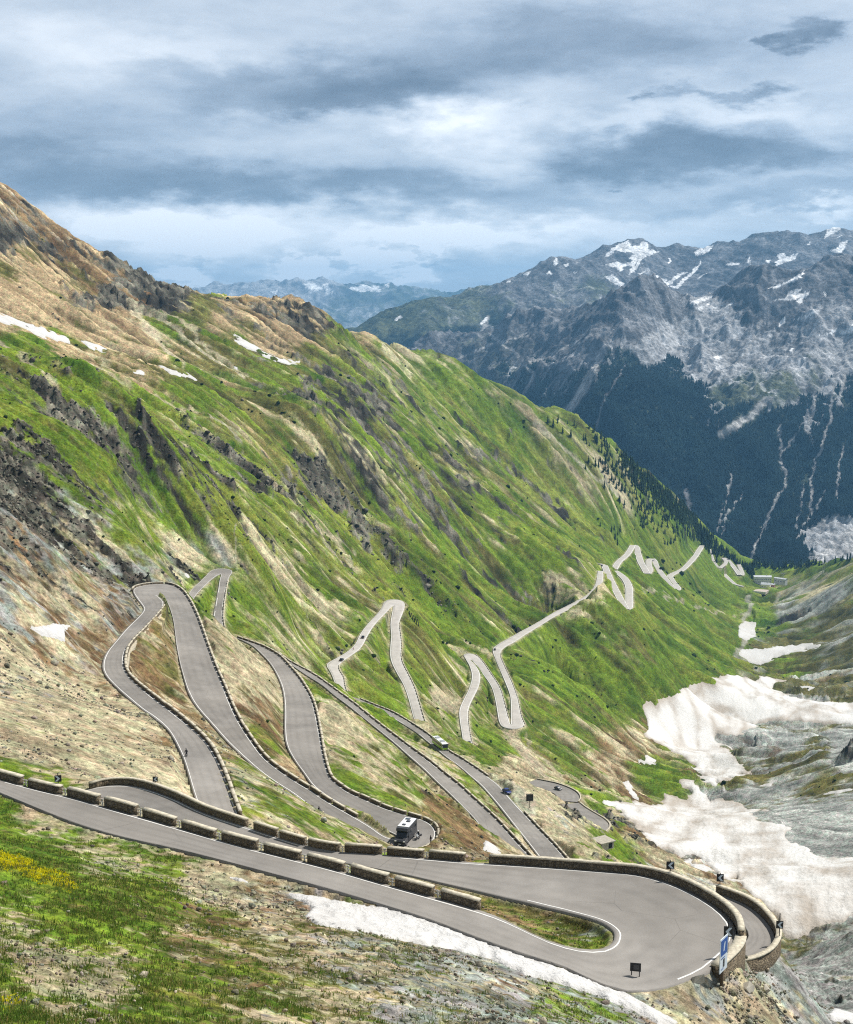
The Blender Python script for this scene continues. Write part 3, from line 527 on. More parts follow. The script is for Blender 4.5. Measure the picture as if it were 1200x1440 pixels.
def ground_colors():
    CEw = CEe
    LG = np.log(WZ + .012) * 1.25
    fr = sstep(350, 900, RRg)
    for c in range(7):
        a = band(100 + 20 * c, 2.6, cy=CEw); b = band(105 + 20 * c, 1.3)
        LG[..., c] += (a * fr + b * (1 - fr)) * 1.15
    ls = fr * (.6 * LIC1 + .9 * LIC2)
    LG[..., 2] += .32 * ls; LG[..., 5] += .3 * ls; LG[..., 6] -= .35 * ls; LG[..., 4] -= .55 * ls; LG[..., 1] -= .3 * ls
    LG[..., 4] += rockw * 2.6 + rockw * rk3 * 2.5 - .8 * (1 - rockw) * (RRg > 250)
    slope = np.hypot(np.gradient(ZT, axis=1) / (RRg * np.gradient(tha)[None]), np.gradient(ZT, axis=0) / np.gradient(RR, axis=0)).astype(F32)
    LG[..., 4] += np.clip(slope - 1.0, 0, 1.2) * 1.6 * (RRg > 250)
    E = np.exp(3.8 * (LG - LG.max(-1, keepdims=True))); E /= E.sum(-1, keepdims=True)
    v1 = band(300, 1.0)[..., None]; v2 = band(320, 3.5, cy=CEw)[..., None]; v3 = band(340, 1.0, hi=.6)[..., None]
    mix = lambda a, b, t: np.array(a, F32) * (1 - t) + np.array(b, F32) * t
    t1 = np.clip(.5 + .55 * v1, 0, 1); t2 = np.clip(.5 + .6 * v2, 0, 1); t3 = np.clip(.5 + .7 * v3, 0, 1)
    g = mix((.036, .078, .008), (.145, .205, .020), t2 * .55 + t1 * .45); g = mix(g, (.21, .20, .05), np.clip(t3 - .55, 0, 1) * .9)
    o = mix((.06, .062, .018), (.16, .145, .05), t1)
    p = mix((.24, .20, .135), (.46, .41, .30), t1 * .5 + t2 * .5)
    q = mix((.14, .142, .142), (.35, .352, .35), t1 * .5 + t2 * .5)
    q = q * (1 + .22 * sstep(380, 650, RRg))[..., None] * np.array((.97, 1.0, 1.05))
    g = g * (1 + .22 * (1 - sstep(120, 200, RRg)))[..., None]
    r = mix((.022, .021, .019), (.19, .178, .155), np.clip(t1 * 1.1 - .1, 0, 1) ** 1.6)
    e = mix((.22, .158, .098), (.42, .325, .215), t2)
    w = mix((.09, .055, .03), (.23, .155, .085), t1)
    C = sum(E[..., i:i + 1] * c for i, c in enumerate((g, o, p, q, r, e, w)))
    C = C * np.clip(1 + fr * (.15 * LIC1 + .12 * LIC2), .45, 1.6)[..., None]
    # gravel verge beside the roads
    s = ((1 - sstep(0, 1, (MD - .2) / np.clip(RRg / 260, .9, 3.2))) * (.35 + .6 * sstep(-.3, .3, v1[..., 0])))[..., None]
    C = C * (1 - s) + mix((.22, .195, .15), (.40, .36, .28), t1) * s
    return C, E
def in_poly(u, v, poly):
    P = np.array(poly, float); c = np.zeros(u.shape, bool); j = len(P) - 1
    for i in range(len(P)):
        a, b = P[i], P[j]
        if a[1] != b[1]:
            c ^= ((a[1] > v) != (b[1] > v)) & (u < (b[0] - a[0]) * (v - a[1]) / (b[1] - a[1]) + a[0])
        j = i
    return c
def line_dist(u, v, pl):
    d = np.full(u.shape, 1e9, F32)
    for a, b in zip(pl[:-1], pl[1:]):
        ex, ey = b[0] - a[0], b[1] - a[1]; t = np.clip(((u - a[0]) * ex + (v - a[1]) * ey) / (ex * ex + ey * ey), 0, 1)
        d = np.minimum(d, np.hypot(u - a[0] - t * ex, v - a[1] - t * ey))
    return d
# snow lying on the ground: outlines traced from the photo, with the range of distances they lie at
SNOW = [
 ('long white snow bank along the foreground road, below the stony verge', [(398,1254),(420,1257),(445,1262),(500,1270),(560,1278),(600,1286),(640,1298),(690,1318),(740,1342),(790,1362),(840,1378),(875,1392),(910,1412),(960,1440),(925,1440),(890,1421),(850,1405),(800,1388),(740,1372),(690,1349),(640,1336),(600,1330),(560,1322),(520,1312),(480,1306),(445,1300),(428,1290),(440,1277),(425,1268),(410,1262)], 60, 125, .5),
 ('small white snow patch on the grey scree left of the looping road', [(32,878),(60,880),(75,876),(100,879),(97,886),(88,888),(95,905),(70,898),(48,890)], 200, 420, .4),
 ('huge dirty snowfield filling the valley head below the bend', [(843,1125),(880,1127),(905,1129),(893,1125),(935,1132),(930,1115),(945,1111),(955,1120),(975,1121),(952,1098),(962,1093),(976,1096),(986,1112),(1000,1124),(1015,1120),(1050,1136),(1095,1140),(1055,1144),(1068,1154),(1115,1165),(1100,1178),(1130,1190),(1160,1205),(1200,1207),(1250,1210),(1250,1295),(1200,1290),(1150,1305),(1110,1325),(1090,1290),(1060,1260),(1040,1240),(1010,1235),(985,1205),(975,1200),(960,1208),(925,1190),(895,1165),(870,1140)], 480, 1300, .8),
 ('broad white snowfield fanning out across the middle of the valley floor', [(903,991),(930,982),(950,975),(965,966),(1000,955),(1030,950),(1045,951),(1075,953),(1115,954),(1080,966),(1100,975),(1140,985),(1200,990),(1250,990),(1250,1022),(1200,1020),(1130,1016),(1090,1012),(1060,1022),(1045,1030),(1010,1034),(1004,1041),(1022,1050),(1030,1058),(1035,1066),(1055,1084),(1065,1088),(1040,1090),(1025,1098),(1005,1105),(990,1097),(975,1080),(950,1060),(935,1050),(915,1040),(900,1036),(912,1022),(906,1005)], 900, 2000, .8),
 ('white snow tongue lying across the stream below the hotel', [(1032,914),(1075,910),(1130,906),(1165,904),(1150,911),(1110,920),(1085,928),(1068,935),(1055,934),(1048,924)], 1700, 2700, .6),
 ('small white snow patch beside the stream nearest the hotel', [(1037,880),(1050,872),(1065,874),(1062,884),(1066,892),(1052,901),(1040,898)], 2000, 2900, .6),
 ('narrow white snow strip on brown turf above the broad snowfield', [(1110,970),(1140,962),(1165,955),(1140,967),(1155,970),(1120,972)], 1200, 2200, .5),
 ('lone white snow patch on the brown slope beside the green hollow', [(894,1065),(905,1068),(912,1056),(925,1070),(910,1078),(898,1076)], 850, 1400, .4),
 ('small curved snow streak above the snowfield on the brown slope', [(875,1100),(882,1097),(890,1110),(905,1128),(893,1127),(882,1112)], 750, 1200, .4),
 ('white snow island below the snowfield beside the bend wall', [(958,1208),(985,1212),(1005,1224),(990,1230),(975,1222)], 520, 900, .4),
 ('thin white snow line crossing the upper scree above the grass', [(-40,437),(0,440),(30,450),(60,461),(90,472),(102,483),(60,475),(20,456),(-40,446)], 900, 1600, .6),
 ('narrow snow line following the scree bench to the dark knob', [(110,476),(135,484),(168,500),(165,504),(130,492)], 900, 1700, .5),
 ('longest white snow strip on the high bench', [(218,515),(240,520),(270,528),(288,536),(270,534),(240,527)], 900, 1800, .5),
 ('short snow strip left of the longest strip on the high bench', [(184,520),(210,522),(232,529),(215,527),(192,526)], 900, 1800, .5),
 ('snow streak in the gully left of the ochre cliff', [(308,508),(330,514),(347,522),(345,525),(328,520)], 1000, 2100, .5),
 ('curved snow streak along the foot of the ochre cliff', [(322,463),(345,480),(370,494),(400,505),(432,508),(432,511),(400,512),(366,502),(340,486)], 1000, 2200, .5),
 ('small snow remnant beside the lower roadway of the parallel pair', [(679,1195),(681,1182),(690,1186),(706,1199),(700,1204)], 300, 470, .5),
 ('small snow remnant beside the rocks above the narrow hairpin', [(256,803),(262,804),(269,811),(264,813)], 560, 900, .4),
 ('small snow scrap at the bottom right corner below the slabs', [(1160,1428),(1200,1405),(1240,1400),(1240,1440),(1170,1438)], 200, 380, .4),
 ('thin snow scrap on the stony slope just above the long snow bank', [(318,1232),(340,1236),(355,1242),(335,1240)], 70, 130, .15),
 ('snow strip on the grey slope beside the mossy rock rib', [(1070,1103),(1090,1097),(1100,1094),(1085,1106),(1060,1110)], 700, 1200, .4),
 ('thin snow strip on the grey slope right of the mossy rib', [(1140,1120),(1170,1112),(1220,1108),(1180,1116)], 650, 1200, .4),
]
def largest(m):
    """the biggest connected region of a mask"""
    i0, i1 = np.nonzero(m.any(1))[0][[0, -1]]; j0, j1 = np.nonzero(m.any(0))[0][[0, -1]]
    q = np.pad(m[i0:i1 + 1, j0:j1 + 1], 1); L = np.where(q, np.arange(1, q.size + 1).reshape(q.shape), 0)
    while True:
        N_ = L.copy()
        for d in (1, -1):
            N_ = np.maximum(N_, np.roll(N_, d, 0)); N_ = np.where(q, N_, 0); N_ = np.maximum(N_, np.roll(N_, d, 1)); N_ = np.where(q, N_, 0)
        fl = N_.ravel(); 
        for _ in range(3):
            z = fl > 0; fl = np.where(z, np.maximum(fl, fl[np.maximum(fl - 1, 0)]), 0)
        N_ = fl.reshape(q.shape)
        if (N_ == L).all(): break
        L = N_
    v, n = np.unique(L[L > 0], return_counts=True)
    out = np.zeros_like(m); out[i0:i1 + 1, j0:j1 + 1] = (L == v[n.argmax()])[1:-1, 1:-1]
    return out
U0, V0 = project(np.stack([X, Y, ZT], -1)); oob = (Y * CP - ZT * SP) < 1; U0[oob] = -9999
jx = band(700, 1, hi=.05).astype(F32); jy = band(720, 1, hi=.05).astype(F32)
SMASK = np.full(X.shape, -1, np.int16)
for k, (_, poly, r0, r1, th) in enumerate(SNOW):
    P = np.array(poly); i0, i1 = np.searchsorted(lr, [math.log(r0), math.log(r1)])
    s = np.s_[i0:i1, :]
    bb = (U0[s] > P[:, 0].min() - 12) & (U0[s] < P[:, 0].max() + 12) & (V0[s] > P[:, 1].min() - 12) & (V0[s] < P[:, 1].max() + 12)
    ii, jj = np.nonzero(bb)
    if len(ii) == 0: continue
    sz = min(3.2, .05 * (np.ptp(P[:, 1]) + 8)) * (.35 if k == 0 else 1)
    ins = in_poly(U0[s][ii, jj] + sz * jx[s][ii, jj], V0[s][ii, jj] + .7 * sz * jy[s][ii, jj], poly) & (MD[s][ii, jj] > .25)
    SMASK[s][ii[ins], jj[ins]] = k
def blur(a, n):
    for _ in range(n):
        p = np.pad(a, 1, mode='edge'); a = (p[:-2, 1:-1] + p[2:, 1:-1] + p[1:-1, :-2] + p[1:-1, 2:] + 2 * a) / 6
    return a
_sm = blur((SMASK >= 0).astype(F32), 3)
_b = blur(ZT.astype(F32) - Zs.astype(F32), 45) + Zs
ZT = np.where((MD > 1.0) & (_sm > 0), ZT * (1 - _sm * .94) + _b * _sm * .94, ZT)
COLR, ECL = ground_colors()
# hand-placed tracks, gullies and the stream bed (pale stones)
for pl, wd, c in [
  ([(567,847),(600,868),(640,892),(670,907),(693,917)], 2.6, (.40,.35,.25)), ([(750,590),(800,632),(835,665),(870,692)], 2.6, (.38,.35,.28)),
  ([(690,1100),(715,1115),(747,1140)], 10, (.40,.37,.32)), ([(715,1022),(735,1045),(752,1070),(765,1092)], 9, (.42,.36,.28)), ([(612,975),(628,982),(640,994)], 5, (.38,.34,.25)), ([(740,1030),(775,1065),(790,1090),(800,1102)], 2.5, (.35,.3,.22)),
  ([(905,830),(960,852),(1000,864),(1045,870)], 1.6, (.36,.33,.25)), ([(1052,838),(1050,850),(1058,860),(1045,875),(1048,905),(1036,925),(1062,945),(1075,952)], 4.5, (.36,.35,.32)),
  ([(1085,842),(1110,830),(1150,812),(1200,795)], 1.6, (.42,.40,.34)), ([(140,500),(170,530),(220,560),(300,600)], 1.6, (.36,.32,.22)), ([(0,480),(40,515),(85,560)], 3.5, (.38,.34,.25)),
  ([(183,420),(205,455),(235,490),(260,515)], 7, (.50,.44,.34)), ([(185,425),(230,445),(280,480),(345,522)], 3, (.44,.40,.31)), ([(225,430),(260,455),(310,490),(400,550)], 2.2, (.40,.36,.26)),
  ([(300,600),(330,620),(345,640)], 4, (.42,.38,.3)), ([(388,700),(440,742),(500,775)], 3.5, (.38,.34,.25)), ([(540,490),(560,510),(578,530)], 5, (.42,.38,.28)), ([(635,960),(650,1000),(640,985)], 2, (.38,.34,.25)),
  ([(410,735),(450,765),(480,790)], 3, (.38,.34,.26)), ([(332,740),(332,790)], 1.2, (.4,.36,.28)), ([(0,470),(60,478),(130,492),(180,520),(230,545)], 3, (.42,.33,.2))]:
    d = line_dist(UU + 2.5 * jx, VV + 2.5 * jy, pl); w = ((1 - sstep(.4, 1.1, d / wd)) * (MD > 1) * .85 * (RRg > 150))[..., None]
    COLR = COLR * (1 - w) + np.array(c, F32) * (.85 + .3 * band(740)[..., None]) * w
# yellow flower turf
d = line_dist(UU, VV, [(-40,1200),(20,1215),(60,1232),(100,1243)])
w = ((1 - sstep(6, 16, d + 5 * jx)) * (RRg < 140) * .35)[..., None]; COLR = COLR * (1 - w) + np.array((.30, .27, .02), F32) * w
nR, nT = X.shape
V = np.stack([X, Y, ZT], -1).reshape(-1, 3)
me = np_mesh('terrain', V, grid_faces(nR, nT), M_GROUND, True, COLR.reshape(-1, 3))
tag(link(bpy.data.objects.new('terrain', me)), 'grassy and stony mountain slopes around the pass road', kind='structure')
print('terrain', round(time.time() - T0, 1))
# ---------------------------------------------------------------- snow
def snow_fn(t, b):
    col = t.add('ShaderNodeAttribute', attribute_name='Col').outputs['Color']; co = t.add('ShaderNodeTexCoord').outputs['Object']
    n1 = t.noise(co, .5, 5, .6); n2 = t.noise(co, 3, 3, .6)
    vm = t.vmath('SCALE', col); t.l.new(t.math('MULTIPLY', t.mr(n1, .3, .7, .86, 1.06), t.mr(n2, .3, .7, .9, 1.06)), vm.inputs['Scale'])
    t.l.new(vm.outputs[0], b.inputs['Base Color'])
    bp = t.add('ShaderNodeBump', i_Strength=.7, i_Distance=1.0); t.l.new(t.math('ADD', n1, t.math('MULTIPLY', n2, .25)), bp.inputs['Height']); t.l.new(bp.outputs[0], b.inputs['Normal'])
M_SNOW = material('old_snow', snow_fn, rough=.7, spec=.2)
dirt1 = ridged(CA / 90, CE / 30, 4, 811); dirt2 = band(830, 2.5); dirt3 = fbm(CA / 160, CE / 90, 3, 850)
for k, (lab, poly, r0, r1, th) in enumerate(SNOW):
    m_ = SMASK == k
    if m_.sum() < 10: print('small snow', lab, m_.sum()); continue
    m_ = largest(m_)
    e = m_.astype(F32); q_ = np.nonzero(m_.any(1))[0]; s = np.s_[max(q_[0] - 8, 0):q_[-1] + 9]
    e[s] = blur(e[s], 9 if k == 0 else 2); f = (e > .12) & (MD > .1); fm = f[:-1, :-1] & f[1:, :-1] & f[:-1, 1:] & f[1:, 1:]; fm = largest(fm)
    ein = e.copy(); ein[s] = blur(ein[s], 6)
    lift = np.where(e > .5, (e - .5) * 2 * (.08 + .00022 * RRg) + np.clip(ein - .6, 0, .4) * 2.5 * th * (.35 if k == 0 else 1), (e - .5) * (.5 + .0035 * RRg))
    cup = (ridged(CA[s] / 5, CE[s] / 6, 3, 871) - .4) * .55 if k in (2, 3) else (fbm(CA[s] / 1.1, CE[s] / 1.6, 3, 873)) * .14 if k == 0 else 0 * CA[s]
    lift[s] += cup * np.clip(ein[s] * 2 - 1, 0, 1)
    F = grid_faces(nR, nT, fm); ids = np.unique(F); remap = np.full(nR * nT, -1); remap[ids] = np.arange(len(ids))
    P = V[ids].copy(); P[:, 2] += lift.ravel()[ids]
    dd = np.clip(.30 + 1.2 * (dirt1.ravel()[ids] - .35) + .30 * dirt2.ravel()[ids] + .8 * dirt3.ravel()[ids] + .8 * (1 - np.clip(ein.ravel()[ids] * 2 - 1, 0, 1)), 0, 1)
    dd = dd * (.85 if k in (2, 3) else .22)
    c = np.array((.70, .69, .67) if k in (2, 3) else (.60, .595, .585)) * (1 - dd[:, None]) + np.array((.38, .325, .265)) * dd[:, None]
    tag(link(bpy.data.objects.new('snow_patch', np_mesh('snow_patch', P, remap[F], M_SNOW, True, c))), lab, 'snow patch', 'old snow patches')
# ---------------------------------------------------------------- roads
def asphalt_fn(t, b):
    co = t.add('ShaderNodeTexCoord').outputs['Object']
    n1 = t.noise(co, .35, 5, .6); n2 = t.noise(co, 9, 3, .7); n3 = t.noise(co, .06, 3, .5)
    c = t.mix(t.mr(n1, .3, .7), (.205, .192, .177, 1), (.275, .258, .238, 1)); c = t.mix(t.mr(n3, .35, .65, 0, .5), c, (.26, .24, .215, 1))
    vm = t.vmath('SCALE', c); t.l.new(t.mr(n2, .25, .75, .86, 1.12), vm.inputs['Scale'])
    # worn lanes and old patches
    n4 = t.noise(co, .02, 4, .6, 1.5); vm0 = t.vmath('SCALE', vm.outputs[0]); t.l.new(t.mr(n4, .38, .62, .80, 1.14), vm0.inputs['Scale']); vm = vm0; vm1 = t.vmath('MULTIPLY', vm.outputs[0], t.add('ShaderNodeAttribute', attribute_name='Col').outputs['Color']); vm = vm1
    # cracks
    v = t.add('ShaderNodeTexVoronoi', feature='DISTANCE_TO_EDGE', i_Scale=.085); 
    w = t.vmath('ADD', co, t.vmath('SCALE', t.add('ShaderNodeTexNoise', i_Scale=.5, i_Detail=4).outputs['Color']).outputs[0]); w.inputs[1].links[0].from_node.inputs['Scale'].default_value = 4.0
    t.l.new(w.outputs[0], v.inputs['Vector'])
    k = t.math('MULTIPLY', t.mr(v.outputs['Distance'], .001, .004, .35, 0), t.mr(n3, .5, .6))
    t.l.new(t.mix(k, vm.outputs[0], (.05, .047, .045, 1)), b.inputs['Base Color'])
    bp = t.add('ShaderNodeBump', i_Strength=.25, i_Distance=.03); t.l.new(n2, bp.inputs['Height']); t.l.new(bp.outputs[0], b.inputs['Normal'])
M_ROAD = material('asphalt', asphalt_fn, rough=.85, spec=.25)
M_ROADF = flecked('sunbleached_asphalt', (.43, .405, .375, 1), .9, 0, .12, .15)
M_LINE = flecked('road_paint', (.72, .71, .68, 1), .7, 0, .15, 2)
def strip_mesh(name, L, R, mat, thick=.5, cross=4, crown=0.0):
    n = len(L); t = np.linspace(0, 1, cross + 1)
    top = L[:, None] * (1 - t[None, :, None]) + R[:, None] * t[None, :, None]
    row = np.concatenate([top[:, :1] - [0, 0, thick], top, top[:, -1:] - [0, 0, thick]], 1)
    k = row.shape[1]; col = None
    if cross > 4:      # wheel tracks and the dark oil strip of each lane, edges dusty
        tt = np.r_[0, t, 1]; f = 1 + .07 * np.exp(-((np.abs(tt - .5) - .25) / .05) ** 2) * 0
        for c_ in (.16, .36, .64, .84): f = f - .17 * np.exp(-((tt - c_) / .045) ** 2)
        f = f + .10 * np.exp(-(np.minimum(tt, 1 - tt) / .05) ** 2)
        q_ = top[:, 0]; w_ = .55 + .9 * fbm(q_[:, 0] / 14, q_[:, 1] / 14, 3, 77); col = np.repeat((1 + (f[None] - 1) * np.clip(w_, 0, 1.4)[:, None])[..., None], 3, -1).reshape(-1, 3)
    return np_mesh(name, row.reshape(-1, 3), grid_faces(n, k)[:, ::-1], mat, False, col)
def resample(A, B, step):
    C = (A + B) / 2; s = np.r_[0, np.cumsum(np.linalg.norm(np.diff(C, axis=0), axis=1))]
    n = max(int(s[-1] / step), 2); q = np.linspace(0, s[-1], n)
    f = lambda P: np.stack([np.interp(q, s, P[:, i]) for i in range(3)], -1)
    return f(A), f(B)
ROADL = {'top': 'foreground road with the big paved hairpin bend', 'loops': 'road looping down past the camper van', 'lower': 'lower hairpin behind the big bend wall', 'strip': 'narrow hairpin behind the loops', 'dip': 'straight road descending under the scree', 'bus': 'road with the bus and the blue car'}
for nm, (A, B) in ROADS.items():
    A, B = resample(A, B, 1.5 if nm in NEAR else 5)
    r = np.hypot(A[:, 0], A[:, 1])[:, None]; up = np.concatenate([0 * r, 0 * r, .03 + .00022 * r], 1)
    dX = (B - A) / np.maximum(np.linalg.norm(B - A, axis=1)[:, None], 1e-6)
    o = tag(link(bpy.data.objects.new('road', strip_mesh('road', A + up - dX * .35, B + up + dX * .35, M_ROAD if nm in ('top','loops','lower','strip','dip','bus','m1','m2') else M_ROADF, .6 + (nm not in NEAR) * 1, 24 if nm in ('top','loops','lower','strip','dip','bus','m1','m2') else 4))), ROADL.get(nm, 'far switchback of the pass road on the green slope'), kind='structure')
    d = B - A; w = np.linalg.norm(d, axis=1)[:, None]; d = d / np.maximum(w, 1e-6)
    if nm in ('m1', 'm2', 'k5', 'k9', 'k11'): continue
    rm = float(np.median(r)); lw = .17 + max(rm - 250, 0) * .00035; ins = .14 if rm < 200 else .02
    up2 = up + [0, 0, .006 + .00006 * rm]
    def mark(P, Q, sel):
        if sel.sum() < 2: return
        idx = np.nonzero(sel)[0]
        for seg in np.split(idx, np.nonzero(np.diff(idx) > 1)[0] + 1):
            if len(seg) > 1: link(bpy.data.objects.new('edge_line', strip_mesh('edge_line', P[seg], Q[seg], M_LINE, .01, 1)), o)
    okA = (w[:, 0] > 3.4); okB = okA.copy()
    uA, vA = project(A); uB, vB = project(B)
    if nm == 'top':
        okA &= ~((uA < 860) & (vA > 1110) & (np.arange(len(A)) < len(A) * .45))
        okA &= ~((np.arange(len(A)) < len(A) * .6) & (vA > 1376) & (uA < 935) & (np.sin(np.arange(len(A)) * 2.1) > .1))
        okB &= ~((np.arange(len(A)) > len(A) * .58) & (uB < 850))
    mark(A + d * ins + up2, A + d * (ins + lw) + up2, okA); mark(B - d * (ins + lw) + up2, B - d * ins + up2, okB)
# ---------------------------------------------------------------- camera, sun, sky, air
cam = bpy.data.cameras.new('camera'); co_ = link(bpy.data.objects.new('camera', cam)); sc.camera = co_
cam.sensor_fit = 'VERTICAL'; cam.sensor_height = 24; cam.sensor_width = 20; cam.lens = 24 * FPX / 1440
cam.clip_start = .5; cam.clip_end = 120000; co_.rotation_euler = (math.pi / 2 - PITCH, 0, 0)
SUN_AZ, SUN_EL = math.radians(62), math.radians(52)      # clockwise from the view axis
sl = bpy.data.lights.new('sun', 'SUN'); sl.energy = 5.0; sl.angle = math.radians(.53); sl.color = (1, .955, .88)
so = link(bpy.data.objects.new('sun', sl))
sd = Vector((math.sin(SUN_AZ) * math.cos(SUN_EL), math.cos(SUN_AZ) * math.cos(SUN_EL), math.sin(SUN_EL)))
so.rotation_euler = sd.to_track_quat('Z', 'Y').to_euler(); so.location = sd * 200
wd = bpy.data.worlds.new('World'); sc.world = wd; wd.use_nodes = True
t = N(wd.node_tree); bg = wd.node_tree.nodes['Background']; STR = .1
sky = t.add('ShaderNodeTexSky', sky_type='NISHITA', sun_disc=False, sun_elevation=SUN_EL, sun_rotation=SUN_AZ, altitude=2700, air_density=1, dust_density=1.5)
dirn = t.add('ShaderNodeTexCoord').outputs['Generated']
sx = t.add('ShaderNodeSeparateXYZ', i_0=dirn).outputs
az = t.math('ARCTAN2', sx[0], sx[1]); el = t.math('ARCSINE', sx[2])
ae = t.add('ShaderNodeCombineXYZ', i_0=az, i_1=el).outputs[0]
# cloud-deck coordinates: the sky seen as a high plane, so that clouds flatten towards the horizon
zz = t.math('ADD', t.math('MAXIMUM', sx[2], 0), .16)
pl = t.add('ShaderNodeCombineXYZ', i_0=t.math('DIVIDE', sx[0], zz), i_1=t.math('DIVIDE', sx[1], zz)).outputs[0]
nA = t.noise(pl, 1.3, 5, .55, .6); nB = t.noise(pl, 3.6, 6, .6, .4)
mp = t.add('ShaderNodeMapping'); mp.inputs['Scale'].default_value = (1, 2.6, 1); t.l.new(ae, mp.inputs[0])
nC = t.add('ShaderNodeTexNoise', i_Scale=11, i_Detail=6, i_Roughness=.62); t.l.new(mp.outputs[0], nC.inputs[0])
nD = t.add('ShaderNodeTexNoise', i_Scale=30, i_Detail=5, i_Roughness=.6); t.l.new(mp.outputs[0], nD.inputs[0])
wv = t.vmath('SUBTRACT', nC.outputs['Color'], (.5, .5, .5)); ws = t.vmath('MULTIPLY', wv.outputs[0], (.15, .055, 0))
wv2 = t.vmath('SUBTRACT', nD.outputs['Color'], (.5, .5, .5)); ws2 = t.vmath('MULTIPLY', wv2.outputs[0], (.035, .022, 0))
aw = t.vmath('ADD', t.vmath('ADD', ae, ws.outputs[0]).outputs[0], ws2.outputs[0]).outputs[0]
def px_dir(u, v):
    th, ph = ray(u, v); return float(th), math.atan(float(ph))
def blob(u, v, ru, rv, soft=.0, vec=None):
    a, e = px_dir(u, v)
    d = t.vmath('SUBTRACT', vec or aw, (a, e, 0)); d = t.vmath('MULTIPLY', d.outputs[0], (FPX / ru, FPX / rv, 0))
    return t.mr(t.vmath('LENGTH', d.outputs[0]).outputs['Value'], 1.0, soft, 0, 1, 'SMOOTHSTEP')
B_ = t.math('ADD', t.mr(nA, .3, .7, .46, .70), t.math('ADD', t.mr(nB, .3, .7, -.07, .07), t.mr(nD.outputs['Fac'], .35, .65, -.03, .03)))
for u, v, ru, rv, amp, soft in [
  (430,125,330,62,-.40,.1),(560,140,200,50,-.15,.1),(150,245,430,60,-.42,.15),(520,262,420,40,-.26,.1),(60,180,260,50,-.15,.1),(950,222,260,52,-.45,.25),(800,232,130,30,-.14,.2),(1010,185,150,40,-.16,.2),
  (820,60,430,60,-.30,.1),(640,95,200,60,-.10,.1),(1160,220,120,40,-.18,.2),(1120,275,260,22,-.16,.2),(900,290,200,22,-.14,.2),(760,280,120,25,-.08,.2),
  (640,178,140,45,.34,.0),(700,235,110,35,.22,.0),(470,165,130,22,.2,.1),(330,320,480,55,.32,.2),(800,330,420,50,.22,.2),(470,372,190,42,.22,.2),(620,335,200,40,.2,.2),(520,345,300,30,-.1,.1),(240,350,190,60,.32,.2),(280,395,80,25,.22,.2),(560,375,60,28,.28,.2),
  (1120,50,70,10,.12,.1),(1080,150,150,24,.15,.1),(100,60,180,60,.16,.1),(260,60,130,40,.14,.1),(1000,250,220,20,.12,.2),(1140,300,90,14,.28,.2),(870,160,200,24,.16,.2),(620,330,400,40,.06,.2),(700,405,150,22,-.16,.2)]:
    B_ = t.math('ADD', B_, t.math('MULTIPLY', blob(u, v, ru, rv, soft), amp))
for u, v, ru, rv, amp in [(1145,50,58,20,-.40),(1100,55,26,12,-.3),(1010,122,110,14,-.28),(925,128,22,10,-.24),(1060,112,50,12,-.2),(886,260,9,5,-.25)]:
    B_ = t.math('ADD', B_, t.math('MULTIPLY', blob(u, v, ru, rv, .1), amp * 1.15))
# cauliflower tops of the low cumulus
cum = t.math('MULTIPLY', t.math('MAXIMUM', blob(480, 376, 130, 34, .3), t.math('MAXIMUM', blob(590, 368, 60, 34, .3), blob(275, 385, 75, 40, .3))), t.mr(nD.outputs['Fac'], .42, .58, -.16, .5))
B_ = t.math('ADD', B_, cum)
ct = t.ramp(B_, [(0.0, lin(98, 112, 128)), (.2, lin(122, 136, 152)), (.42, lin(156, 169, 184)), (.66, lin(190, 199, 209)), (.9, lin(222, 227, 233)), (1.0, lin(240, 243, 248))])
# below and near the horizon a pale tone is mixed in against the haze's blue
hz = t.mr(el, px_dir(600, 445)[1], px_dir(600, 370)[1], .3, 0, 'SMOOTHSTEP')
ct = t.mix(hz, ct, lin(214, 216, 222))
sc_ = t.vmath('SCALE', ct); sc_.inputs['Scale'].default_value = 1.22 / STR
fin = t.mix(.90, sky.outputs[0], sc_.outputs[0])
dim = t.vmath('SCALE', fin); t.l.new(t.mr(el, .33, .8, 1.0, .28, 'SMOOTHSTEP'), dim.inputs['Scale']); t.l.new(dim.outputs[0], bg.inputs['Color']); bg.inputs['Strength'].default_value = STR  # sky high above the view is dimmed to weaken its fill light
def haze(dens, color, aniso=.2):
    m = bpy.data.materials.new('haze_air'); m.use_nodes = True; q = N(m.node_tree); q.n.clear()
    out = q.add('ShaderNodeOutputMaterial'); v = q.add('ShaderNodeVolumePrincipled', i_Density=dens, i_Color=color, i_Anisotropy=aniso)
    q.l.new(v.outputs[0], out.inputs['Volume'])
    x0, x1, y0, y1, z0, z1 = -17000, 17000, -4500, 28500, HZ0, HZ1
    Vv = [(x, y, z) for z in (z0, z1) for y in (y0, y1) for x in (x0, x1)]
    Fv = [(0, 2, 3, 1), (4, 5, 7, 6), (0, 1, 5, 4), (2, 6, 7, 3), (0, 4, 6, 2), (1, 3, 7, 5)]
    o = bpy.data.objects.new('haze', np_mesh('haze', np.array(Vv), np.array(Fv), m, False)); tag(link(o), 'thin blue mountain haze over the valley', kind='stuff')
sc.view_settings.view_transform = 'Standard'; sc.view_settings.look = 'None'; sc.view_settings.exposure = .25; sc.view_settings.gamma = 1
cy = sc.cycles; cy.max_bounces = 4; cy.diffuse_bounces = 2; cy.volume_bounces = 0; cy.transparent_max_bounces = 8; cy.use_denoising = False; cy.filter_width = 1.15
cy.use_adaptive_sampling = True; cy.adaptive_threshold = .012; cy.caustics_reflective = False; cy.caustics_refractive = False
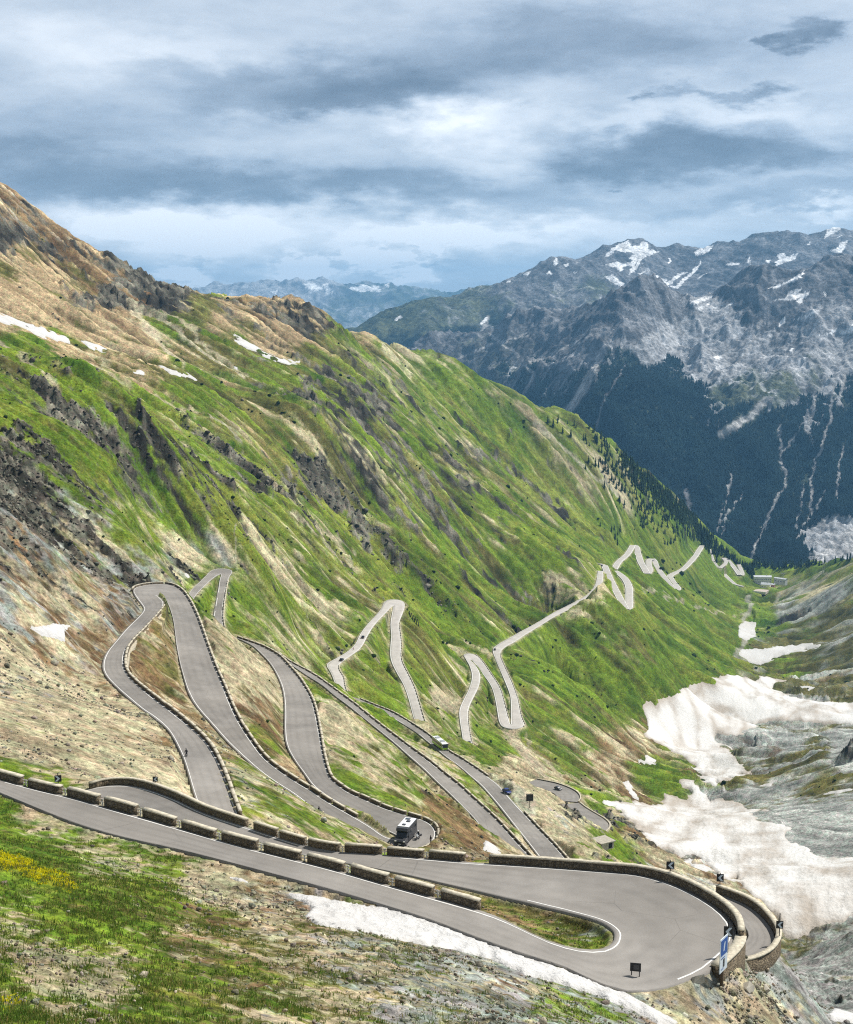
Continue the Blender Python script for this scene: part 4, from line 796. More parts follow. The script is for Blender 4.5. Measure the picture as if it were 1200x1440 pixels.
try: cy.denoiser = 'OPENIMAGEDENOISE'; cy.denoising_input_passes = 'RGB_ALBEDO_NORMAL'
except Exception: pass
# ---------------------------------------------------------------- the mountains beyond
def mountain(name, label, ctrl, th0, th1, r0, r1, nt, nr, zones, noise_fn, snow=(), streak=(), lam=1e-6, ridge_noise=0.0):
    ev = rbf_fit(ctrl, lam); ta = np.linspace(th0, th1, nt); la = np.linspace(math.log(r0), math.log(r1), nr)
    ph = base_grid(ta, la, 130, 160, ev); R = np.exp(la)[:, None]; x = R * np.sin(ta)[None]; y = R * np.cos(ta)[None]
    Rg = np.broadcast_to(R, x.shape).astype(F32); z0 = R * ph
    z = z0 + noise_fn(x.astype(F32), y.astype(F32), z0, Rg)
    u, v = project(np.stack([x, y, z], -1)); cx = x.astype(F32); cyy = y.astype(F32)
    b1 = band(900, 1.0, .008, .1, cx, cyy, Rg, .0008); b2 = band(930, 3.6, .008, .1, cx + .35 * cyy, cyy, Rg, .0008); b3 = band(960, 4.2, .008, .1, cx - .35 * cyy, cyy, Rg, .0008)
    Z = np.array(zones, float); gu = np.linspace(-200, 1500, 171); gv = np.linspace(280, 860, 117); U, Vg = np.meshgrid(gu, gv)
    d2 = (U[..., None] - Z[:, 0]) ** 2 + (1.3 * (Vg[..., None] - Z[:, 1])) ** 2; w = 1 / (d2 + 9 ** 2) ** 2
    W = np.einsum('ijk,kl->ijl', w, Z[:, 2:]) / w.sum(-1)[..., None]
    fu = np.clip((u + 200) / 10, 0, 169.99); fv = np.clip((v - 280) / 5, 0, 115.99); i = fv.astype(int); j = fu.astype(int)
    a = (fv - i)[..., None]; b = (fu - j)[..., None]
    W = W[i, j] * (1 - a) * (1 - b) + W[i + 1, j] * a * (1 - b) + W[i, j + 1] * (1 - a) * b + W[i + 1, j + 1] * a * b
    sl = np.hypot(np.gradient(z, axis=1) / (R * (ta[1] - ta[0])), np.gradient(z, axis=0) / np.gradient(R, axis=0))
    dx_ = np.broadcast_to(R * (ta[1] - ta[0]), x.shape); dy_ = np.broadcast_to(R * (la[1] - la[0]), x.shape); zb = blur(z, 2); l1 = lic(zb, dx_, dy_, 14, 5, 1); l2 = lic(zb, dx_, dy_, 26, 6, 2)
    # kinds: 0 forest 1 rock 2 scree 3 alpine turf
    LG = np.log(W + .01) * 2.8; LG[..., 0] += .9 * b1 - .5 * l2; LG[..., 1] += .35 * b2 - .3 * l1 + .4 * (sl - 1); LG[..., 2] += .2 * b3 + .5 * l2 + .25 * l1 - .35 * np.clip(sl - .85, -.5, 1); LG[..., 3] += .8 * b1
    E = np.exp(2.4 * (LG - LG.max(-1, keepdims=True))); E /= E.sum(-1, keepdims=True)
    t1 = np.clip(.5 + .5 * b1, 0, 1)[..., None]; t2 = np.clip(.5 + .5 * b2, 0, 1)[..., None]
    mix = lambda p, q, t: np.array(p) * (1 - t) + np.array(q) * t
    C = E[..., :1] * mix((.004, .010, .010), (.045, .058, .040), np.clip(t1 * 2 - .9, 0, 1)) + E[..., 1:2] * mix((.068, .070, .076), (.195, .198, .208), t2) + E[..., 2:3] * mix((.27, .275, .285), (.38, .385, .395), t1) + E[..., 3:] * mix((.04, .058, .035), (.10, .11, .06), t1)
    C = C * np.clip(1 + .11 * l1 + .11 * l2, .5, 1.5)[..., None]
    for pl_, wd, cc in streak:
        d = line_dist(u + 2.5 * b1, v + 2.5 * b2, pl_); k = ((1 - sstep(.5, 1.2, d / wd)) * .8)[..., None]; C = C * (1 - k) + np.array(cc) * (.95 + .4 * t1) * k; E[..., 0] *= sstep(1.0, 2.2, d / wd)
    for poly in snow:
        k = in_poly(u + 1.6 * b1, v + 1.2 * b2, poly)[..., None] * .95; C = C * (1 - k) + np.array((.78, .79, .80)) * k
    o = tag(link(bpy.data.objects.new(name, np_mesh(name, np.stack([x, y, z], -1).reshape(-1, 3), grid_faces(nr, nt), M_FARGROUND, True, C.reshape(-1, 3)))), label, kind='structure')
    return ta, la, z, E, u, v
M_FARGROUND = material('far_ground', ground_fn(.07, False), rough=.95, spec=.05)
def ctl(*rows): return [(float(ray(u, v)[0]), math.log(r), float(ray(u, v)[1])) for u, v, r in rows]
def ctl_ridge(rows, k=1.14, dp=.06):
    out = []
    for u, v, r in rows:
        th, ph = ray(u, v); out += [(float(th), math.log(r), float(ph)), (float(th), math.log(r * k), float(ph) - dp)]
    return out
def rough(amp, l1, l2, sd, fall=3.0):
    def fn(x, y, z0, R):
        xx = x + fbm(x / l1, y / l1, 3, sd + 50) * l1 * .4
        g = ridged(xx / l1, y / (l1 * fall), 5, sd) - .38
        h = ridged(x / l2, y / (l2 * 1.5), 5, sd + 9) - .38
        return amp * g + amp * .45 * h + amp * .22 * fbm(x / (l2 * .2), y / (l2 * .2), 4, sd + 20)
    return fn
# nearer dark wall of mountains
L2 = ctl_ridge([(480,520,7800),(540,515,7700),(580,502,7600),(610,490,7500),(630,478,7450),(650,466,7400),(690,461,7300),(720,460,7200),(745,452,7100),(770,440,7000),(790,430,6900),(810,425,6700),(830,420,6600),(850,410,6500),(870,401,6400),(890,393,6300),(905,393,6300),(918,396,6350),(930,402,6400),(950,412,6500),(965,428,6600),(985,440,6900),(1000,432,6800),(1010,420,6700),(1030,400,6600),(1060,385,6500),(1085,375,6500),(1110,370,6550),(1140,362,6600),(1165,352,6600),(1185,358,6600),(1200,360,6600),(1260,345,6700),(1350,355,6800)])
L2 += ctl((560,560,6600),(640,540,6700),(700,540,6300),(760,500,6250),(800,560,5600),(850,450,6000),(860,510,5350),(890,450,5900),(930,450,6150),(960,490,6100),(935,500,5800),(1000,500,5900),(990,545,5500),(1030,450,6150),(1060,430,6250),(1100,530,5600),(1050,570,5250),(1120,460,6100),(1170,440,6150),(1200,500,5900),(1150,560,5450),(900,600,5000),(900,680,4750),(1000,660,4850),(1100,660,4900),(1200,640,5000),(800,640,5100),(700,620,5600),(600,620,6000),(1000,760,4400),(1100,790,4300),(900,790,4300),(1200,745,4500),(1160,775,4350),(700,760,4500),(500,700,5500),(1350,600,5300),(1350,760,4500),(1350,450,6100))
Z2 = [(620,495,0,.9,.3,.4),(650,500,.2,.7,.2,.5),(720,480,.1,.8,.3,.5),(700,520,.35,.5,.3,.4),(780,470,.05,.9,.3,.3),(850,440,0,.95,.3,.1),(890,410,0,1,.3,0),(900,460,0,.9,.35,0),(820,490,.05,.8,.4,.2),(760,530,.5,.4,.3,.2),(820,545,.5,.4,.4,0),(860,505,.4,.4,.4,.1),(950,440,0,.9,.4,0),(960,490,0,.05,1.3,0),(940,478,0,.1,1.2,0),(925,495,0,.1,1.2,0),(980,480,0,.05,1.3,0),(1000,462,0,.1,1.2,0),(1015,450,0,.15,1.1,0),(985,455,0,.1,1.2,0),(960,470,0,.3,.9,0),(1035,500,0,.15,1.1,0),(1050,490,0,.2,1,0),(1030,480,0,.4,.8,0),(990,520,.15,.3,.6,.3),(1040,420,0,1,.2,0),(1080,400,0,.9,.35,0),(1140,390,0,.9,.3,0),(1190,400,0,.9,.3,0),(1100,440,0,.9,.3,0),(1060,450,0,.8,.45,0),(1080,490,0,.5,.7,0),(1130,470,0,.6,.6,0),(1180,450,0,.3,.8,0),(1150,500,.05,.4,.6,.4),(1060,530,.15,.3,.45,.6),(1020,555,.35,.25,.35,.6),(1100,550,.2,.3,.35,.6),(1150,540,.3,.4,.45,.4),(1180,560,.6,.35,.3,.1),(880,520,.85,.2,.1,0),(940,510,.9,.15,.1,0),(900,560,1,.05,0,0),(950,580,1,.05,0,0),(960,550,.8,.1,.2,.1),(1000,590,.5,.2,.35,.2),(1040,590,.55,.2,.3,.2),(870,590,.8,.2,.25,0),(850,560,.85,.1,.15,0),(800,590,.9,.1,.1,0),(1080,620,1,.05,.05,0),(1000,650,1,.05,0,0),(1150,640,.9,.15,.15,0),(1190,600,.75,.25,.3,0),(1120,600,.7,.2,.3,0),(1150,580,.6,.2,.4,0),(1000,720,1,.02,.02,0),(900,650,1,.02,.02,0),(1100,720,1,.1,.08,0),(1200,700,.9,.1,.1,0),(1030,690,.85,.1,.15,0),(970,700,.85,.12,.12,0),(1170,760,.2,.2,.9,0),(1200,745,.3,.2,.8,0),(1100,785,.9,.05,.2,0),(1030,770,1,0,0,0)]
GR = (.30, .295, .29)
ST2 = [([(845,505),(830,530),(812,562),(795,582)],5,GR),([(842,500),(824,545),(800,580)],2.5,GR),([(735,512),(760,505),(790,490),(815,480)],2.5,GR),([(640,505),(700,480),(745,470)],1.5,GR),([(690,470),(722,490),(750,525),(735,560)],2,GR),([(1149,555),(1142,578),(1133,602),(1144,623)],2.2,GR),([(1161,609),(1158,630),(1147,647),(1142,675),(1140,727)],2.2,GR),([(1175,522),(1168,590),(1158,612)],2.2,GR),
  ([(1098,595),(1097,644),(1105,665),(1107,678),(1088,713),(1064,765),(1058,786)],2.4,GR),([(1125,602),(1110,625),(1098,634)],2,GR),([(1029,668),(1022,706),(1008,744)],1.8,GR),([(1046,696),(1022,727),(1012,758)],2,GR),([(1078,564),(1057,585),(1015,609)],6,GR),([(1192,500),(1186,540),(1180,570)],3,GR),([(1188,630),(1180,660),(1176,700)],2,GR),([(1130,680),(1125,720),(1120,745)],1.6,GR),([(1160,690),(1140,728),(1118,760)],1.6,GR),([(965,690),(970,720),(968,745)],3,(.14,.14,.15)),([(880,515),(850,560),(838,600)],1.5,(.16,.16,.17)),
  ([(1150,790),(1165,772),(1190,755),(1230,735)],9,(.36,.355,.35)),([(1180,780),(1200,765),(1230,755)],8,(.36,.355,.35)),([(945,435),(952,452),(960,470)],3,GR),([(1035,510),(1060,480),(1068,450)],3,GR)]
SN2 = [[(1078,405),(1100,400),(1115,392),(1132,381),(1128,390),(1110,398),(1095,404)],[(1085,423),(1105,419),(1112,410),(1128,404),(1124,412),(1140,411),(1130,420),(1128,427),(1120,424),(1128,418),(1112,422),(1098,422)],[(1094,460),(1098,448),(1104,445),(1102,455)],[(1116,450),(1130,445),(1145,437),(1144,443),(1132,449)],[(1152,473),(1168,467),(1179,461),(1178,465),(1165,471)],[(1180,468),(1190,462),(1200,455),(1240,450),(1240,465),(1200,466)],[(970,425),(988,418),(1002,414),(1000,418),(985,426),(972,428)],[(975,434),(990,430),(1000,424),(998,429),(985,436)],[(1020,430),(1032,423),(1030,427)],[(1003,502),(1012,500),(1017,504),(1008,506)],[(1040,500),(1044,496),(1045,499)],[(1010,452),(1020,447),(1012,454)],[(1160,420),(1162,414),(1160,410)],[(1110,492),(1114,488),(1115,497)]]
G2 = mountain('mountain', 'dark forested mountain wall with grey rock peaks', L2, -.09, .42, 4150, 8300, 760, 620, Z2, rough(100, 600, 230, 400), SN2, ST2)
# snowy range behind it
L1 = ctl_ridge([(400,490,8500),(450,480,8500),(480,472,8500),(500,464,8500),(520,451,8600),(540,442,8700),(575,433,8900),(610,430,9000),(640,423,9050),(660,413,9100),(680,405,9100),(700,398,9150),(720,390,9200),(735,383,9200),(750,375,9250),(760,368,9250),(770,362,9300),(785,357,9300),(800,362,9350),(810,370,9400),(820,371,9400),(835,357,9450),(845,349,9500),(860,344,9550),(870,340,9600),(885,336,9700),(900,331,9700),(912,337,9700),(925,345,9750),(935,347,9750),(945,350,9750),(952,343,9800),(960,348,9800),(985,352,9850),(1000,346,9900),(1020,342,9900),(1040,345,9950),(1048,338,9950),(1055,333,9950),(1075,328,10000),(1095,328,10000),(1105,334,10000),(1112,336,10000),(1125,336,10000),(1130,328,10000),(1145,326,10000),(1160,322,10000),(1175,314,10000),(1190,318,10000),(1200,323,10000),(1260,330,10100)], 1.12, .05)
L1 += ctl((560,480,8050),(640,475,8000),(700,445,8400),(760,410,8700),(800,420,8500),(850,400,8900),(900,390,9000),(880,365,9300),(960,385,9200),(1000,390,9000),(1050,370,9300),(1100,380,9100),(1160,350,9500),(1200,370,9300),(500,540,7700),(650,560,7500),(900,470,8100),(1100,460,8200),(1260,400,8900),(400,560,7700),(1260,480,8100))
Z1 = [(520,460,.1,.3,.1,.7),(560,450,.25,.3,.15,.6),(600,450,.2,.35,.2,.5),(560,490,.8,.1,.05,.2),(640,480,.8,.1,.1,.2),(650,440,.2,.4,.3,.5),(700,430,.3,.4,.25,.4),(700,450,.5,.3,.2,.3),(740,400,0,.7,.25,.35),(785,370,0,1,.2,0),(780,410,.05,.6,.3,.4),(840,400,0,.5,.3,.5),(870,360,0,1,.1,0),(900,345,0,1,.1,0),(900,390,0,.8,.4,0),(960,370,0,1,.1,0),(1000,380,0,.9,.25,0),(1060,350,0,1,.1,0),(1100,360,0,.9,.2,0),(1150,340,0,1,.1,0),(1190,350,0,1,.2,0),(1100,400,0,.8,.4,0)]
SN1 = [[(p / 2.88 + 800, q / 2.88 + 300) for p, q in L] for L in [
  [(140,180),(165,150),(200,125),(240,110),(250,130),(280,135),(300,115),(320,125),(325,150),(370,155),(300,185),(280,195),(262,215),(240,210),(205,235),(195,215),(180,220),(150,210),(190,195),(225,205),(262,188),(240,180),(270,165),(230,155),(190,150),(165,175)],
  [(145,258),(180,248),(205,275),(225,280),(215,300),(180,285)],[(250,225),(275,205),(285,190),(300,190),(265,235),(240,250)],[(280,240),(310,235),(290,248)],[(325,262),(365,250),(372,262),(400,268),(390,280),(420,270),(440,245),(480,235),(455,255),(430,275),(395,300),(380,290),(345,275)],[(410,300),(450,285),(490,240),(540,190),(520,225),(480,270),(440,305)],[(520,265),(556,238),(540,260)],[(490,360),(540,345),(580,330),(570,345),(520,362)],[(510,385),(550,370),(580,357),(560,375),(525,392)],
  [(505,155),(525,148),(530,140),(548,143),(552,132),(580,130),(590,135),(560,155),(540,165),(515,172)],[(840,165),(870,160),(885,175),(935,165),(915,185),(870,200),(840,208),(835,195),(850,185)],[(1045,75),(1070,50),(1095,40),(1115,45),(1095,75),(1060,90),(1035,105)],[(1060,148),(1095,135),(1100,120),(1130,115),(1125,130),(1105,160),(1075,160)],[(730,170),(736,180),(735,212),(727,195)],[(630,205),(665,198),(695,200),(690,208),(640,210)],[(790,190),(815,188),(810,200)],[(400,205),(410,180),(416,180),(408,205)],[(1085,100),(1105,90),(1100,98)],[(960,130),(975,118),(980,125)],[(15,240),(40,235),(30,245)]]]
SN1 += [[(778,368),(783,362),(786,370),(781,374)],[(792,372),(800,370),(797,376)],[(770,385),(773,378),(776,384)],[(555,450),(562,444),(566,447),(558,452)],[(735,385),(748,380),(742,387)],[(712,398),(718,394),(718,398)],[(675,455),(684,445),(686,448),(677,458)]]
G1 = mountain('mountain', 'blue snow-streaked mountain range beyond the dark wall', L1, -.12, .36, 7400, 11300, 700, 420, Z1, rough(52, 600, 240, 500, 2.0), SN1, [([(680,462),(675,470),(688,445)],2,GR)])
# faint far range
L0 = ctl_ridge([(100,425,18000),(200,420,18000),(255,408,18000),(270,412,18000),(285,409,18000),(302,399,18000),(315,403,18000),(330,407,18000),(345,402,18000),(360,400,18000),(380,393,18000),(392,398,18000),(410,395,18000),(425,396,18000),(440,396,18000),(459,391,18000),(470,398,18000),(495,398,18000),(513,394,18000),(530,397,18000),(545,394,18000),(560,400,18000),(590,407,18000),(620,413,18000),(660,410,18350),(700,408,18700),(760,404,18700),(820,404,18700)], 1.1, .03)
L0 += ctl((200,470,14400),(300,470,14400),(400,475,14400),(500,480,14400),(600,480,14400),(700,480,14400),(800,480,14400),(350,430,16600),(450,430,16600),(550,430,16600))
SN0 = [[(425,400),(440,398),(455,405),(450,408),(430,406)],[(455,400),(461,397),(466,412),(460,415)],[(490,405),(510,399),(530,403),(535,410),(510,410)],[(520,402),(533,402),(530,409)],[(380,410),(390,408),(388,414)],[(540,401),(546,398),(548,404)]]
L0 = [(a_, r_ + math.log(1.28), p_) for a_, r_, p_ in L0]
G0 = mountain('mountain', 'faint blue far mountain range under the clouds', L0, -.32, .14, 17500, 25800, 460, 160, [(400,400,0,.6,.8,0),(300,400,0,.6,.8,0),(500,440,0,.5,.5,.6),(600,450,0,.5,.4,.7),(300,450,0,.5,.4,.7)], rough(120, 1200, 500, 600, 1.5), SN0)
print('top', max(g[2].max() for g in (G0, G1, G2)), ZT.max())
print('mountains', round(time.time() - T0, 1))
# valley ground under and between them, out to the horizon
gx = np.linspace(-16500, 16500, 60); gy = np.linspace(-4000, 28000, 60); Xg, Yg = np.meshgrid(gx, gy)
tag(link(bpy.data.objects.new('ground', np_mesh('ground', np.stack([Xg, Yg, np.full(Xg.shape, -1500.) + 60 * fbm(Xg / 3000, Yg / 3000, 3, 7)], -1).reshape(-1, 3), grid_faces(60, 60), M_FARGROUND, True, np.tile(np.array([(.03, .045, .03)], F32), (3600, 1))))), kind='structure')
HZ0, HZ1 = -1640, 760
haze(4.4e-5, (.25, .60, 1, 1))
# ---------------------------------------------------------------- things: small mesh kit
class MB:
    """collects shapes into one mesh"""
    def __init__(s): s.bm = bmesh.new()
    def box(s, c, d, rz=0, bev=0, taper=None):
        vs = []
        for k in (-1, 1):
            for i, j in ((-1, -1), (1, -1), (1, 1), (-1, 1)):
                q = 1.0 if taper is None or k < 0 else taper
                x, y = i * d[0] / 2 * q, j * d[1] / 2 * q; cz, sz = math.cos(rz), math.sin(rz)
                vs.append(s.bm.verts.new((c[0] + x * cz - y * sz, c[1] + x * sz + y * cz, c[2] + k * d[2] / 2)))
        fs = [s.bm.faces.new([vs[i] for i in f]) for f in ((3, 2, 1, 0), (4, 5, 6, 7), (0, 1, 5, 4), (1, 2, 6, 5), (2, 3, 7, 6), (3, 0, 4, 7))]
        if bev:
            es = list({e for f in fs for e in f.edges}); bmesh.ops.bevel(s.bm, geom=es, offset=bev, segments=2, affect='EDGES', profile=.5)
        return s
    def prism(s, pts, w, bev=0, x0=0):
        """profile in the y-z plane, extruded along x to width w"""
        a = [s.bm.verts.new((x0 - w / 2, y, z)) for y, z in pts]; b = [s.bm.verts.new((x0 + w / 2, y, z)) for y, z in pts]; n = len(pts)
        fs = [s.bm.faces.new(a), s.bm.faces.new(b[::-1])] + [s.bm.faces.new((a[i], b[i], b[(i + 1) % n], a[(i + 1) % n])) for i in range(n)]
        bmesh.ops.recalc_face_normals(s.bm, faces=fs)
        if bev:
            es = list({e for f in fs for e in f.edges}); bmesh.ops.bevel(s.bm, geom=es, offset=bev, segments=2, affect='EDGES', profile=.5)
        return s
    def tube(s, p, q, r, r2=None, n=8):
        p, q = Vector(p), Vector(q); d = (q - p).normalized(); a = d.orthogonal().normalized(); b = d.cross(a); r2 = r if r2 is None else r2
        A = [s.bm.verts.new(p + (a * math.cos(t) + b * math.sin(t)) * r) for t in [2 * math.pi * i / n for i in range(n)]]
        B = [s.bm.verts.new(q + (a * math.cos(t) + b * math.sin(t)) * r2) for t in [2 * math.pi * i / n for i in range(n)]]
        for i in range(n): s.bm.faces.new((A[i], A[(i + 1) % n], B[(i + 1) % n], B[i]))
        s.bm.faces.new(A[::-1]); s.bm.faces.new(B); return s
    def ring(s, c, R, r, axis='x', n=16, m=6):
        """a torus, its axle along axis"""
        g = []
        for i in range(n):
            t = 2 * math.pi * i / n; row = []
            for j in range(m):
                f = 2 * math.pi * j / m; R_ = R + r * math.cos(f); o = r * math.sin(f)
                row.append(s.bm.verts.new((c[0] + o, c[1] + R_ * math.cos(t), c[2] + R_ * math.sin(t)) if axis == 'x' else (c[0] + R_ * math.cos(t), c[1] + o, c[2] + R_ * math.sin(t))))
            g.append(row)
        for i in range(n):
            for j in range(m): s.bm.faces.new((g[i][j], g[(i + 1) % n][j], g[(i + 1) % n][(j + 1) % m], g[i][(j + 1) % m]))
        return s
    def quad(s, *p): s.bm.faces.new([s.bm.verts.new(q) for q in p]); return s
    def build(s, name, mat, parent=None, smooth=False):
        bmesh.ops.recalc_face_normals(s.bm, faces=s.bm.faces)
        me = bpy.data.meshes.new(name); s.bm.to_mesh(me); s.bm.free(); me.materials.append(mat)
        if smooth: me.polygons.foreach_set('use_smooth', np.ones(len(me.polygons), bool))
        return link(bpy.data.objects.new(name, me), parent)
def empty(name, loc, rz=0, label=None, cat=None, group=None):
    o = bpy.data.objects.new(name, None); o.empty_display_size = .3; link(o); o.location = loc; o.rotation_euler = (0, 0, rz); tag(o, label, cat, group); return o
def copy_tree(o, parent=None):
    c = o.copy(); COL.objects.link(c); c.parent = parent
    for ch in list(o.children): copy_tree(ch, c)
    return c
def road_at(nm, u, v):
    """the point of a road's surface seen at a photo pixel, and the road's direction there"""
    A, B = ROADS[nm]; C = (A + B) / 2; pu, pv = project(C)
    h = C[np.argmin((pu - u) ** 2 + (pv - v) ** 2), 2]
    for _ in range(6):
        P = at_h(u, v, h); k = np.argmin(np.hypot(C[:, 0] - P[0], C[:, 1] - P[1])); h = C[k, 2]
    P = at_h(u, v, h); d = C[min(k + 2, len(C) - 1)] - C[max(k - 2, 0)]
    r = math.hypot(P[0], P[1]); P[2] = h + .03 + .00022 * r
    return P, math.atan2(d[1], d[0])
_fr = np.exp(np.linspace(math.log(30), math.log(3900), 6000))
def ground_at(u, v, rmin=30, rmax=3900):
    """first ground the sight line through a photo pixel meets"""
    th, ph = ray(u, v); r = _fr[(_fr >= rmin) & (_fr <= rmax)]
    z = ground(r * math.sin(th), r * math.cos(th)); k = np.nonzero(z >= r * ph)[0]
    i = k[0] if len(k) else len(r) - 1
    return np.array([r[i] * math.sin(th), r[i] * math.cos(th), z[i]])
ORD = 'first second third fourth fifth sixth seventh eighth ninth tenth eleventh twelfth thirteenth fourteenth fifteenth sixteenth seventeenth eighteenth nineteenth'.split()
TENS = {2: 'twent', 3: 'thirt', 4: 'fort', 5: 'fift', 6: 'sixt', 7: 'sevent', 8: 'eight', 9: 'ninet'}
def ordinal(n):
    if n <= 19: return ORD[n - 1]
    if n >= 100: return 'hundred' + ('th' if n == 100 else ' and ' + ordinal(n - 100))
    a, b = divmod(n, 10); return TENS[a] + ('ieth' if b == 0 else 'y ' + ORD[b - 1])
# ---------------------------------------------------------------- stone guard walls
def masonry_fn(dark, light, sc_=2.6):
    def fn(t, b):
        co = t.add('ShaderNodeTexCoord').outputs['Object']
        v = t.add('ShaderNodeTexVoronoi', i_Scale=sc_, i_Randomness=.9); t.l.new(co, v.inputs['Vector'])
        e = t.add('ShaderNodeTexVoronoi', feature='DISTANCE_TO_EDGE', i_Scale=sc_, i_Randomness=.9); t.l.new(co, e.inputs['Vector'])
        g = t.add('ShaderNodeRGBToBW'); t.l.new(v.outputs['Color'], g.inputs[0])
        n = t.noise(co, 9, 4, .6)
        c = t.mix(g.outputs[0], dark, light); c = t.mix(t.mr(n, .3, .7, 0, .5), c, (light[0] * 1.15, light[1] * 1.05, light[2] * .9, 1))
        c = t.mix(t.mr(e.outputs['Distance'], .0, .09, .8, 0), c, (.07, .06, .05, 1))
        t.l.new(c, b.inputs['Base Color'])
        bp = t.add('ShaderNodeBump', i_Strength=.8, i_Distance=.06); t.l.new(t.mr(e.outputs['Distance'], 0, .15), bp.inputs['Height']); t.l.new(bp.outputs[0], b.inputs['Normal'])
    return fn
M_STONE = material('wall_stone', masonry_fn((.028, .024, .019, 1), (.235, .195, .14, 1), 3.4), rough=.95, spec=.1)
M_CAP = flecked('coping_stone', (.50, .455, .36, 1), .95, 0, .3, 3, .1)
M_PALEWALL = material('pale_wall_stone', masonry_fn((.36, .32, .25, 1), (.56, .51, .40, 1), 1.6), rough=.95, spec=.1)
M_RAIL = flecked('galvanised_rail', (.55, .54, .5, 1), .6, .2, .2, 3)
M_CONC = flecked('weathered_concrete', (.40, .37, .31, 1), .95, 0, .25, 1.2, .1)
def edge_line(nm, side, off, lo=0., hi=1., flt=None):
    """centre line of a wall that runs outside one edge of a road"""
    A, B = ROADS[nm]; P, Q = (A, B) if side == 0 else (B, A); d = P - Q; d[:, 2] = 0; d /= np.linalg.norm(d, axis=1)[:, None] + 1e-9
    C = P + d * off; i0, i1 = int(lo * (len(C) - 1)), int(hi * (len(C) - 1)) + 1
    return C[i0:i1]
def cut(C, pred):
    """the longest run of a line whose photo position satisfies pred(u, v)"""
    u, v = project(C); k = pred(u, v); idx = np.nonzero(k)[0]
    runs = np.split(idx, np.nonzero(np.diff(idx) > 1)[0] + 1); r = max(runs, key=len); return C[r]
def along(C, s0, s1, n):
    s = np.r_[0, np.cumsum(np.linalg.norm(np.diff(C, axis=0), axis=1))]; q = np.linspace(s0, s1, n)
    return np.stack([np.interp(q, s, C[:, i]) for i in range(3)], -1)
def length(C): return np.linalg.norm(np.diff(C, axis=0), axis=1).sum()
def wall_ribbon(P, th, z0, z1, rnd=0.0, seed=0):
    """vertices and faces of a wall slab along a line, from z0 to z1 above the line"""
    d = np.gradient(P, axis=0); d[:, 2] = 0; d /= np.linalg.norm(d, axis=1)[:, None] + 1e-9; n = np.stack([-d[:, 1], d[:, 0], 0 * d[:, 0]], -1) * th / 2
    g = np.random.default_rng(seed).uniform(-rnd, rnd, len(P)); zz = np.zeros((len(P), 3)); zz[:, 2] = g; up = np.array([0, 0, 1.])
    R = np.stack([P - n + up * z0, P + n + up * z0, P + n + up * z1 + zz, P - n + up * z1 + zz], 1)
    k = len(P); F = []
    for i in range(k - 1):
        for j in range(4): F.append((4 * i + j, 4 * i + (j + 1) % 4, 4 * i + 4 + (j + 1) % 4, 4 * i + 4 + j))
    F += [(3, 2, 1, 0), (4 * k - 4, 4 * k - 3, 4 * k - 2, 4 * k - 1)]
    return R.reshape(-1, 3), np.array(F)
BLOCKS = []      # (distance, row, index, points)
def row(name, C, L=3.9, gap=.7, skip=()):
    tot = length(C); n = max(int((tot + gap) / (L + gap)), 1); st = tot / n
    for i in range(n):
        if i in skip: continue
        P = along(C, i * st + gap / 2, (i + 1) * st - gap / 2, 4)
        BLOCKS.append((float(np.hypot(*P.mean(0)[:2])), name, i, P))
ROWS = {}
def add_row(key, desc, C, **kw): ROWS[key] = desc; row(key, C, **kw)
nT_ = len(ROADS['top'][0])
# foreground road upper edge: road station list runs from the left; inner edge until the last block at u = 690
cF = cut(edge_line('top', 1, .75, 0, .5), lambda u, v: (u > -80) & (u < 691) & (v > 1040)); add_row('front', 'from the left along the foreground road', cF, L=3.7, gap=.75)
cG = edge_line('top', 0, .75, .45, 1.0)
cGw = cut(cG, lambda u, v: (u > 677) ); cGb = cut(cG, lambda u, v: (u < 668) & (u > 356)); cGa = cut(cG, lambda u, v: u < 352)
add_row('back', 'from the bend wall on the road behind', cGb, L=3.9, gap=.75)
A_, B_l = ROADS['loops']; kk = len(A_); pu, pv = project(A_)
hA = int(np.argmin((pu - 200) ** 2 + (pv - 824) ** 2)); hV = int(np.argmin((pu - 552) ** 2 + (pv - 1181.5) ** 2))
cA = edge_line('loops', 1, .75)[4:hA - 14]; add_row('inner', 'up the left leg of the loops', cut(cA, lambda u, v: v < 1150))
cB = edge_line('loops', 0, .75)[hA - 4:hV - 12]; add_row('middle', 'down the right leg of the loops', cB)
cC = edge_line('loops', 1, .75)[hV + 6:]; add_row('outer', 'leading away from the camper van bend', cC)
cD = cut(edge_line('dip', 0, .75), lambda u, v: v < 1212); add_row('dip', 'down the straight road beyond the camper', cD, L=4.2)
cE = edge_line('bus', 0, .75); cE1 = cut(cE, lambda u, v: (u < 690)); cE2 = cut(cE, lambda u, v: (u > 737) & (v < 1215))
add_row('bus', 'up the bus road from the lay-by', cE1, L=4.2); add_row('bay', 'down the road from the notice board', cE2, L=4.2)
add_row('z1', '', cut(edge_line('strip', 0, .75), lambda u, v: (v > 812) & (v < 884) & (u < 322)))
fk = edge_line('fork', 0, .75); add_row('z2', '', cut(fk[len(fk) // 2:], lambda u, v: (v > 875)), L=4.5, gap=1)
add_row('z3', '', cut(edge_line('fork', 1, .75)[:20], lambda u, v: v > 934), L=4.5, gap=1)
zg = edge_line('zigzag', 1, .75); zf = edge_line('zigzag', 0, .75); zu, zv = project(zg)
add_row('z4', '', cut(zg[:34], lambda u, v: v > 998), L=4.5, gap=1)
add_row('z5', '', cut(zf, lambda u, v: (u > 664) & (u < 716) & (v > 920) & (v < 1016)), L=4.5, gap=1)
